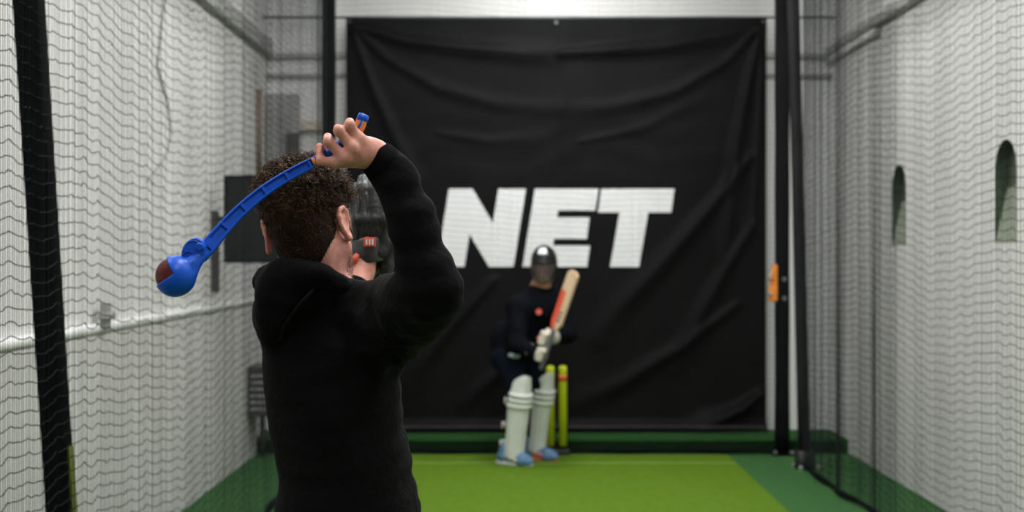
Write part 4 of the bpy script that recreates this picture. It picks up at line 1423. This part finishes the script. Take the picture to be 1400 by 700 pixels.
k1, k2 = b3(711, 530, -0.06), b3(740, 532, 0.16)
a1, a2 = np.array([b3(703, 600)[0], bd_ + 0.00, 0.10]), np.array([pt(729, 600, bd_ + 0.28)[0], bd_ + 0.28, 0.10])
f.chain([hipc + (-0.04, 0.0, 0.0), k1 + (-0.01, 0.03, 0), a1], [0.075, 0.045, 0.036], 0.03)
f.chain([hipc + (0.07, 0.07, 0.0), k2 + (0, 0.04, 0), a2], [0.075, 0.045, 0.036], 0.03)
f.cone(a1, a1 + (0.03, -0.05, -0.05), 0.042, 0.035, 0.02)
f.cone(a2, a2 + (0.03, -0.05, -0.05), 0.042, 0.035, 0.02)
# fingers of both hands inside the gloves, closed round the handle
hx = (b3(783, 372, -0.30) - b3(740, 500, -0.20)); hx /= np.linalg.norm(hx)
hu = np.cross(hx, [0, 1, 0]); hu /= np.linalg.norm(hu); hw = np.cross(hx, hu)
for g in (g1, g2):
    for k in range(4):
        c0 = g + hx * (0.030 - 0.020 * k)
        pp = [c0 + 0.026 * (math.cos(a) * hu + math.sin(a) * hw) for a in np.linspace(-2.6, 1.4, 5)]
        f.chain(pp, [0.010, 0.0095, 0.009, 0.0085, 0.0075], 0.004)
    f.chain([g + hx * 0.035 + 0.03 * hw, g + hx * 0.05 - 0.02 * hu, g + hx * 0.055 - 0.03 * hw], [0.013, 0.0105, 0.009], 0.005)
v, q_ = f.mesh(2)
mk('body', v, q_, M['skin_b'], bat_p)

for sx in (-1, 1):
    f = Field(hb(sx * 0.030, 0.082, 0.006) - 0.016, hb(sx * 0.030, 0.082, 0.006) + 0.016, 0.002)
    f.ell(hb(sx * 0.030, 0.082, 0.006), (0.0108,) * 3, None, 0)
    v, q_ = f.mesh(1)
    ey = mk('eye', v, q_, M['eye'], bat_p)
    fw = RB @ np.array([0, 1.0, 0])
    MB().disc(hb(sx * 0.030, 0.082, 0.006) + fw * 0.0092, fw, 0.0052, 0.0014, 16, 0.0005).build('iris', M['hair_base'], ey, smooth=True)

# dark top
f = Field(b3(645, 560, -0.5), b3(810, 380, 0.6), 0.009)
f.chain([neck + (0, 0, -0.03), (shR + shL) / 2 + (0, 0, -0.02), (shR + shL) / 2 * 0.5 + hipc * 0.5, hipc + (0, 0, 0.0)], [0.085, 0.135, 0.138, 0.150], 0.06)
f.cone(neck + (0, 0, -0.03), shR, 0.07, 0.085, 0.05)
f.cone(neck + (0, 0, -0.03), shL, 0.07, 0.085, 0.05)
w2 = g2 + (elR - g2) * 0.30; w1 = g1 + (elL - g1) * 0.30
f.chain([shR, elR, w2], [0.082, 0.066, 0.046], 0.04)
f.chain([shL, elL, w1], [0.080, 0.064, 0.046], 0.04)
f.ell(b3(686, 462, 0.20), (0.085, 0.12, 0.13), None, 0.06)
f.cone(neck + (0.0, 0, 0.0), hb(0, -0.01, -0.03), 0.062, 0.07, 0.01, 'sub')
v, q_ = f.mesh(3)
n_ = normals(v, q_)
v = v + n_ * (0.006 * wob(v, 26, 61) + 0.004 * wob(v * [1, 1, 0.6], 48, 62))[:, None]
top_o = mk('sweatshirt', v, q_, M['navy'], bat_p)
c_ = b3(736, 427, -0.12)
ch = MB().disc(c_ + (0, 0.03, 0), (0.1, -1, 0.1), 0.021, 0.05, 12).build('chest_emblem', M['red'], top_o)
ch['label'] = 'small red emblem on the chest'
R = []
for s_, r_ in ((-0.03, 0.078), (0.015, 0.074), (0.042, 0.072), (0.044, 0.064)):
    R.append(np.array([neck + (0, 0, s_ + 0.01) + (r_ * math.cos(a), r_ * math.sin(a), 0.01 * math.sin(a)) for a in np.arange(24) * 2 * PI / 24]))
MB().rings(R, cap=False).build('collar', M['navy'], top_o, smooth=True)

# trousers
f = Field(b3(650, 640, -0.5), b3(800, 455, 0.7), 0.009)
f.ell(hipc + (0.0, 0.0, 0.0), (0.150, 0.150, 0.125), None, 0.04)
f.chain([hipc + (-0.04, -0.04, -0.01), k1 + (-0.015, 0.03, 0.02), a1 + (-0.01, 0.03, 0)], [0.112, 0.080, 0.060], 0.04)
f.chain([hipc + (0.07, 0.06, -0.01), k2 + (0.0, 0.03, 0.02), a2 + (0, 0.03, 0)], [0.108, 0.078, 0.060], 0.04)
v, q_ = f.mesh(3)
n_ = normals(v, q_)
v = v + n_ * (0.005 * wob(v, 30, 71))[:, None]
tr = mk('trousers', v, q_, M['navy_t'], bat_p)
c_ = b3(703, 486, -0.02)
bg = MB().tube([c_ + (-0.04, -0.01, 0.004), c_ + (0.0, -0.028, 0.0), c_ + (0.04, -0.015, -0.004)], [0.014, 0.019, 0.013], 10, flat=0.9).build('thigh_emblem', mat('emblem_pale', (0.42, 0.50, 0.56), 0.6), tr, smooth=True)
bg['label'] = 'pale emblem on the thigh'

# pads
def leg_pad(top, bot, face, wt, wb, seed, label):
    ax_ = top - bot; L = np.linalg.norm(ax_); ax_ = ax_ / L
    fdir = np.array(face, float); fdir -= ax_ * (fdir @ ax_); fdir /= np.linalg.norm(fdir)
    side = np.cross(ax_, fdir)
    m, n = 44, 45
    outer, inner = [], []
    for i in range(m):
        t = i / (m - 1)
        ha = math.radians(112)
        if t > 0.80:
            ha *= max(0.10, math.sqrt(max(0.0, 1 - ((t - 0.80) / 0.205) ** 2)))
        r = np.interp(t, [0, 0.06, 0.3, 0.62, 0.78, 1.0], [wb * 0.86, wb, wb * 1.0, wt * 1.02, wt, wt * 0.80])
        bend = np.interp(t, [0, 0.05, 0.6, 0.75, 1.0], [0.028, 0.012, 0.0, 0.012, 0.010])
        ro_, ri_ = [], []
        for j in range(n):
            a = -ha + 2 * ha * j / (n - 1)
            fl = 0.0065 * abs(math.sin(j / (n - 1) * PI * 7)) if t < 0.62 else 0.0025
            e = 1 - 0.25 * (abs(a) / ha) ** 4
            rr_ = (r + fl * e)
            ro_.append(bot + ax_ * L * t + fdir * (rr_ * math.cos(a) + bend) + side * rr_ * math.sin(a))
            ri2 = r - 0.026 * e
            ri_.append(bot + ax_ * L * t + fdir * (ri2 * math.cos(a) + bend) + side * ri2 * math.sin(a))
        outer.append(ro_); inner.append(ri_)
    O, I = np.array(outer).reshape(-1, 3), np.array(inner).reshape(-1, 3)
    F = []
    for i in range(m - 1):
        for j in range(n - 1):
            a = i * n + j
            F.append((a, a + 1, a + n + 1, a + n))
            b0 = a + m * n
            F.append((b0 + n, b0 + n + 1, b0 + 1, b0))
    for i in range(m - 1):
        for j in (0, n - 1):
            a = i * n + j
            F.append((a, a + n, a + n + m * n, a + m * n))
    for i in (0, m - 1):
        for j in range(n - 1):
            a = i * n + j
            F.append((a, a + 1, a + 1 + m * n, a + m * n))
    V = np.concatenate([O, I])
    p_ = mk('leg_pad', V, F, M['padw'], bat_p, origin=bot)
    bm = bmesh.new(); bm.from_mesh(p_.data); bmesh.ops.recalc_face_normals(bm, faces=bm.faces); bm.to_mesh(p_.data); bm.free()
    for t in (0.635, 0.70, 0.765):
        r = np.interp(t, [0.62, 0.78], [wt * 1.02, wt]) + 0.004
        be = np.interp(t, [0.6, 0.75, 1.0], [0.0, 0.012, 0.01])
        pp = [bot + ax_ * L * t + fdir * (r * math.cos(a) + be) + side * r * math.sin(a) for a in np.linspace(-1.75, 1.75, 24)]
        MB().tube(pp, 0.017, 8).build('knee_roll', M['padroll'], p_, smooth=True)
    for t in (0.14, 0.36, 0.66):
        r = wb * 1.45
        pp = [bot + ax_ * L * t + fdir * r * math.cos(a) * 0.92 + side * r * math.sin(a) for a in np.linspace(1.9, 2 * PI - 1.9, 16)]
        s1_ = MB().tube(pp, 0.014, 8, flat=0.4).build('strap', M['strap'], p_, smooth=True)
        for q_i in (5, 10):
            b_ = pp[q_i] - fdir * 0.010
            MB().box(b_ - 0.022, b_ + 0.022, 0.008).build('buckle', M['padroll'], s1_)
    return p_


leg_pad(b3(713.5, 512, -0.08), np.array([b3(701, 600)[0], bd_ - 0.02, 0.065]), (0.50, -0.85, 0.05), 0.078, 0.072, 1, '')
leg_pad(pt(745, 507, bd_ + 0.16), np.array([pt(731, 600, bd_ + 0.26)[0], bd_ + 0.26, 0.065]), (0.72, -0.70, 0.05), 0.072, 0.066, 2, '')
shoe((a1[0] - 0.015, a1[1] - 0.04, 0.013), 118, 0.30, 0.105, M['shoe_blue'], M['sole_white'], bat_p, M['shoe_cream'], None)
shoe((a2[0] + 0.03, a2[1] - 0.05, 0.013), 118, 0.30, 0.105, M['shoe_blue'], M['shoe_orange'], bat_p, M['shoe_orange'])

# helmet: shell, peak, grille, pale front patch
f = Field(HB - 0.2, HB + 0.2, 0.0045)
f.ell(hb(0, -0.012, 0.045), (0.098, 0.122, 0.118), RB, 0.0)
f.ell(hb(0, -0.030, -0.020), (0.096, 0.098, 0.085), RB, 0.03)
f.ell(hb(0, -0.012, 0.036), (0.088, 0.110, 0.106), RB, 0.0, 'sub')


def facecut(X, Y, Z):
    dx, dy, dz = X - HB[0], Y - HB[1], Z - HB[2]
    y = dx * RB[0, 1] + dy * RB[1, 1]
    return np.maximum(0.022 - y, (dz - 0.030)).astype(np.float32)


f.apply(facecut, HB - 0.19, HB + 0.19, 0.006, 'sub')
f.apply(lambda X, Y, Z: (Z - HB[2] + 0.07 + 0 * X + 0 * Y).astype(np.float32), HB - 0.19, HB + 0.19, 0.006, 'sub')
v, q_ = f.mesh(2)
hel = mk('helmet', v, q_, M['helmet'], bat_p)
R = []
for s_ in np.linspace(0, 1, 5):
    R.append(np.array([hb((0.094 + 0.004 * s_) * math.sin(a), 0.022 + (0.080 + 0.045 * s_) * math.cos(a), 0.036 - 0.022 * s_ + 0.012 * math.cos(a)) for a in np.linspace(-1.25, 1.25, 20)]))
R2 = [r + np.array([0, 0, 0.006]) for r in R]
pk = MB().rings(R, cap=False, closed=False).rings(R2, cap=False, closed=False)
pk.rings([R[-1], R2[-1]], cap=False, closed=False)
pk.build('peak', M['helmet'], hel, smooth=True)
gr = MB()
for k in range(5):
    z = 0.004 - 0.025 * k
    pp = [hb((0.096 - 0.006 * k) * math.sin(a), 0.010 + (0.125 - 0.004 * k) * math.cos(a), z) for a in np.linspace(-1.45, 1.45, 18)]
    gr.tube(pp, 0.0055, 6)
for a in (-0.85, -0.3, 0.3, 0.85):
    gr.tube([hb((0.096 - 0.006 * k) * math.sin(a), 0.010 + (0.125 - 0.004 * k) * math.cos(a), 0.004 - 0.025 * k) for k in range(5)], 0.0045, 6)
gr.build('grille', M['grille'], hel, smooth=True)
b = MB()
n = 9
Vq = []
for i in range(n):
    for j in range(n):
        a = (i / (n - 1) - 0.5) * 0.80
        e = 0.42 + 0.52 * j / (n - 1)
        Vq.append(hb(0.100 * math.sin(a) * math.cos(e), -0.012 + 0.1245 * math.cos(a) * math.cos(e), 0.045 + 0.1205 * math.sin(e)))
F = [(i * n + j, (i + 1) * n + j, (i + 1) * n + j + 1, i * n + j + 1) for i in range(n - 1) for j in range(n - 1)]
Vq = np.array(Vq)
sel = [k for k, (i, j) in enumerate((i, j) for i in range(n - 1) for j in range(n - 1)) if (j > 0 or i % 3 != 1) and (j < n - 2 or i % 3 != 0)]
b.add(Vq, [F[k] for k in sel])
bb = b.build('front_patch', mat('patch_silver', (0.62, 0.63, 0.65), 0.35), hel, smooth=True)
bb['label'] = 'silvery white patch on the helmet front'

# gloves
for g, arm_ in ((g1, elL), (g2, elR)):
    f = Field(g - 0.16, g + 0.16, 0.0045)
    for k in range(4):
        c0 = g + hx * (0.036 - 0.024 * k)
        pp = [c0 + 0.030 * (math.cos(a) * hu + math.sin(a) * hw) for a in np.linspace(-2.7, 1.5, 6)]
        f.chain(pp, [0.017, 0.0175, 0.0165, 0.016, 0.015, 0.013], 0.004)
    bk = g + (arm_ - g) / np.linalg.norm(arm_ - g) * 0.05
    f.cone(g + 0.022 * (arm_ - g) / np.linalg.norm(arm_ - g), bk, 0.042, 0.038, 0.015)
    f.chain([g + hx * 0.030 + 0.03 * hw, g + hx * 0.055 - 0.02 * hu, g + hx * 0.060 - 0.035 * hw], [0.018, 0.016, 0.014], 0.006)
    v, q_ = f.mesh(2)
    go = mk('batting_glove', v, q_, M['glove'], bat_p)
    ca = (arm_ - g) / np.linalg.norm(arm_ - g)
    cu_ = MB().tube([bk + ca * 0.0, bk + ca * 0.02, bk + ca * 0.06], [0.042, 0.046, 0.052], 16).build('cuff', M['glove'], go, smooth=True)
    pp = [g - hx * 0.012 + 0.047 * (math.cos(a) * hu + math.sin(a) * hw) for a in np.linspace(-2.6, -0.2, 8)]
    rs = MB().tube(pp, 0.014, 8).build('finger_patch', M['red'], go, smooth=True)
    rs['label'] = 'red patch across the fingers'

# bat held upright in both gloves
bat = empty('cricket_bat', b3(741, 502, -0.20))
tag(bat, 'pale willow cricket bat with red stickers held up by the batter', 'bat')
hb0 = b3(739.5, 505, -0.20)
sp_ = hb0 + hx * 0.30                    # shoulder of the blade
toe = b3(785, 371, -0.34)
bx = toe - sp_; LB = np.linalg.norm(bx); bx /= LB
bfw = np.array([-0.74, -0.66, 0.0]); bfw -= bx * (bfw @ bx); bfw /= np.linalg.norm(bfw)      # flat face
bsd = np.cross(bx, bfw)
MB().tube([hb0, hb0 + hx * 0.008, hb0 + hx * 0.15, sp_, sp_ + bx * 0.05], [0.014, 0.0185, 0.017, 0.0165, 0.012], 14).build('handle', M['grip'], bat, smooth=True)
R = []
for t in np.linspace(0, 1, 30):
    w = np.interp(t, [0, 0.05, 0.14, 0.93, 0.975, 1.0], [0.019, 0.036, 0.0535, 0.054, 0.047, 0.028])
    hgt = np.interp(t, [0, 0.3, 0.75, 1.0], [0.018, 0.028, 0.036, 0.016])
    c_ = sp_ + bx * LB * t
    sec = []
    for (s_, d_) in ((-1, 0.004), (-0.9, 0.010), (0.9, 0.010), (1, 0.004), (1, -0.010), (0.55, -0.018), (0.12, -hgt), (-0.12, -hgt), (-0.55, -0.018), (-1, -0.010)):
        sec.append(c_ + bsd * w * s_ + bfw * d_)
    R.append(np.array(sec))
bl = MB().rings(R).build('blade', M['willow'], bat)


def sticker(t0_, t1_, s0, s1, m, name, off_=0.0115):
    R_ = []
    for t in np.linspace(t0_, t1_, 10):
        c_ = sp_ + bx * LB * t
        w = np.interp(t, [0, 0.05, 0.14, 0.93], [0.019, 0.036, 0.0535, 0.054])
        R_.append(np.array([c_ + bsd * w * s0 + bfw * (off_ if abs(s0) < 0.95 else 0.004), c_ + bsd * w * s1 + bfw * (off_ if abs(s1) < 0.95 else 0.004)]))
    mb_ = MB().rings(R_, cap=False, closed=False)
    mb_.rings([r + bfw * 0.0008 for r in R_], cap=False, closed=False)
    return mb_.build(name, m, bl)


sa = sticker(0.02, 0.66, -0.88, 0.02, M['sticker'], 'sticker')
sb = sticker(0.02, 0.52, -0.88, 0.02, M['sticker'], 'sticker') if False else None
R_ = []
for t in np.linspace(0.04, 0.62, 10):
    c_ = sp_ + bx * LB * t
    w = np.interp(t, [0, 0.05, 0.14, 0.93], [0.019, 0.036, 0.0535, 0.054])
    R_.append(np.array([c_ + bsd * -(w + 0.001) + bfw * 0.004, c_ + bsd * -(w + 0.001) + bfw * -0.010]))
MB().rings(R_, cap=False, closed=False).build('edge_sticker', M['sticker'], bl)
for k in range(3):
    t_ = 0.16 + 0.07 * k
    s2_ = sticker(t_, t_ + 0.035, 0.10, 0.55, M['grip'], 'print_mark')

# ------------------------------------------------------------------ lamps, camera, world
def area(name, loc, sx, sy, e, col=(1, 1, 1), rot_=(0, 0, 0)):
    L = bpy.data.lights.new(name, 'AREA')
    L.shape = 'RECTANGLE'; L.size = sx; L.size_y = sy; L.energy = e; L.color = col
    o_ = bpy.data.objects.new(name, L)
    o_.location = loc; o_.rotation_euler = rot_
    COL.objects.link(o_)
    return o_


for y, e in ((0.6, 28), (3.2, 46), (5.8, 44), (8.4, 50), (10.3, 50)):
    area('ceiling_lamp', (0.35, y, ZC - 0.03), 0.5, 1.4, e, (1.0, 0.985, 0.96))
for y in (3.0, 6.0, 9.0):
    area('aisle_lamp', (XL + 0.32, y, ZC - 0.03), 0.25, 1.5, 21, (0.97, 0.99, 1.0))
    area('aisle_lamp', (XR - 0.32, y, ZC - 0.03), 0.25, 1.5, 21, (0.97, 0.99, 1.0))

w = bpy.data.worlds.new('World'); SC.world = w
w.use_nodes = True
w.node_tree.nodes['Background'].inputs['Color'].default_value = (0.5, 0.52, 0.55, 1)
w.node_tree.nodes['Background'].inputs['Strength'].default_value = 0.2

cam = bpy.data.cameras.new('Camera')
cam.sensor_width = 36; cam.lens = 36 * FPX / 1400
cam.dof.use_dof = True
cam.dof.focus_distance = 2.72
cam.dof.aperture_fstop = 4.2
cam.dof.aperture_blades = 9
cam.clip_start = 0.05; cam.clip_end = 60
co = bpy.data.objects.new('Camera', cam)
co.location = (0, 0, CAMH)
co.rotation_euler = (PI / 2, 0, 0)
COL.objects.link(co)
SC.camera = co
SC.view_settings.view_transform = 'Standard'
SC.view_settings.look = 'None'
SC.view_settings.exposure = 0.5
SC.view_settings.gamma = 1.0
SC.view_settings.use_curve_mapping = False
SC.cycles.max_bounces = 6
SC.cycles.diffuse_bounces = 3
SC.cycles.use_denoising = True
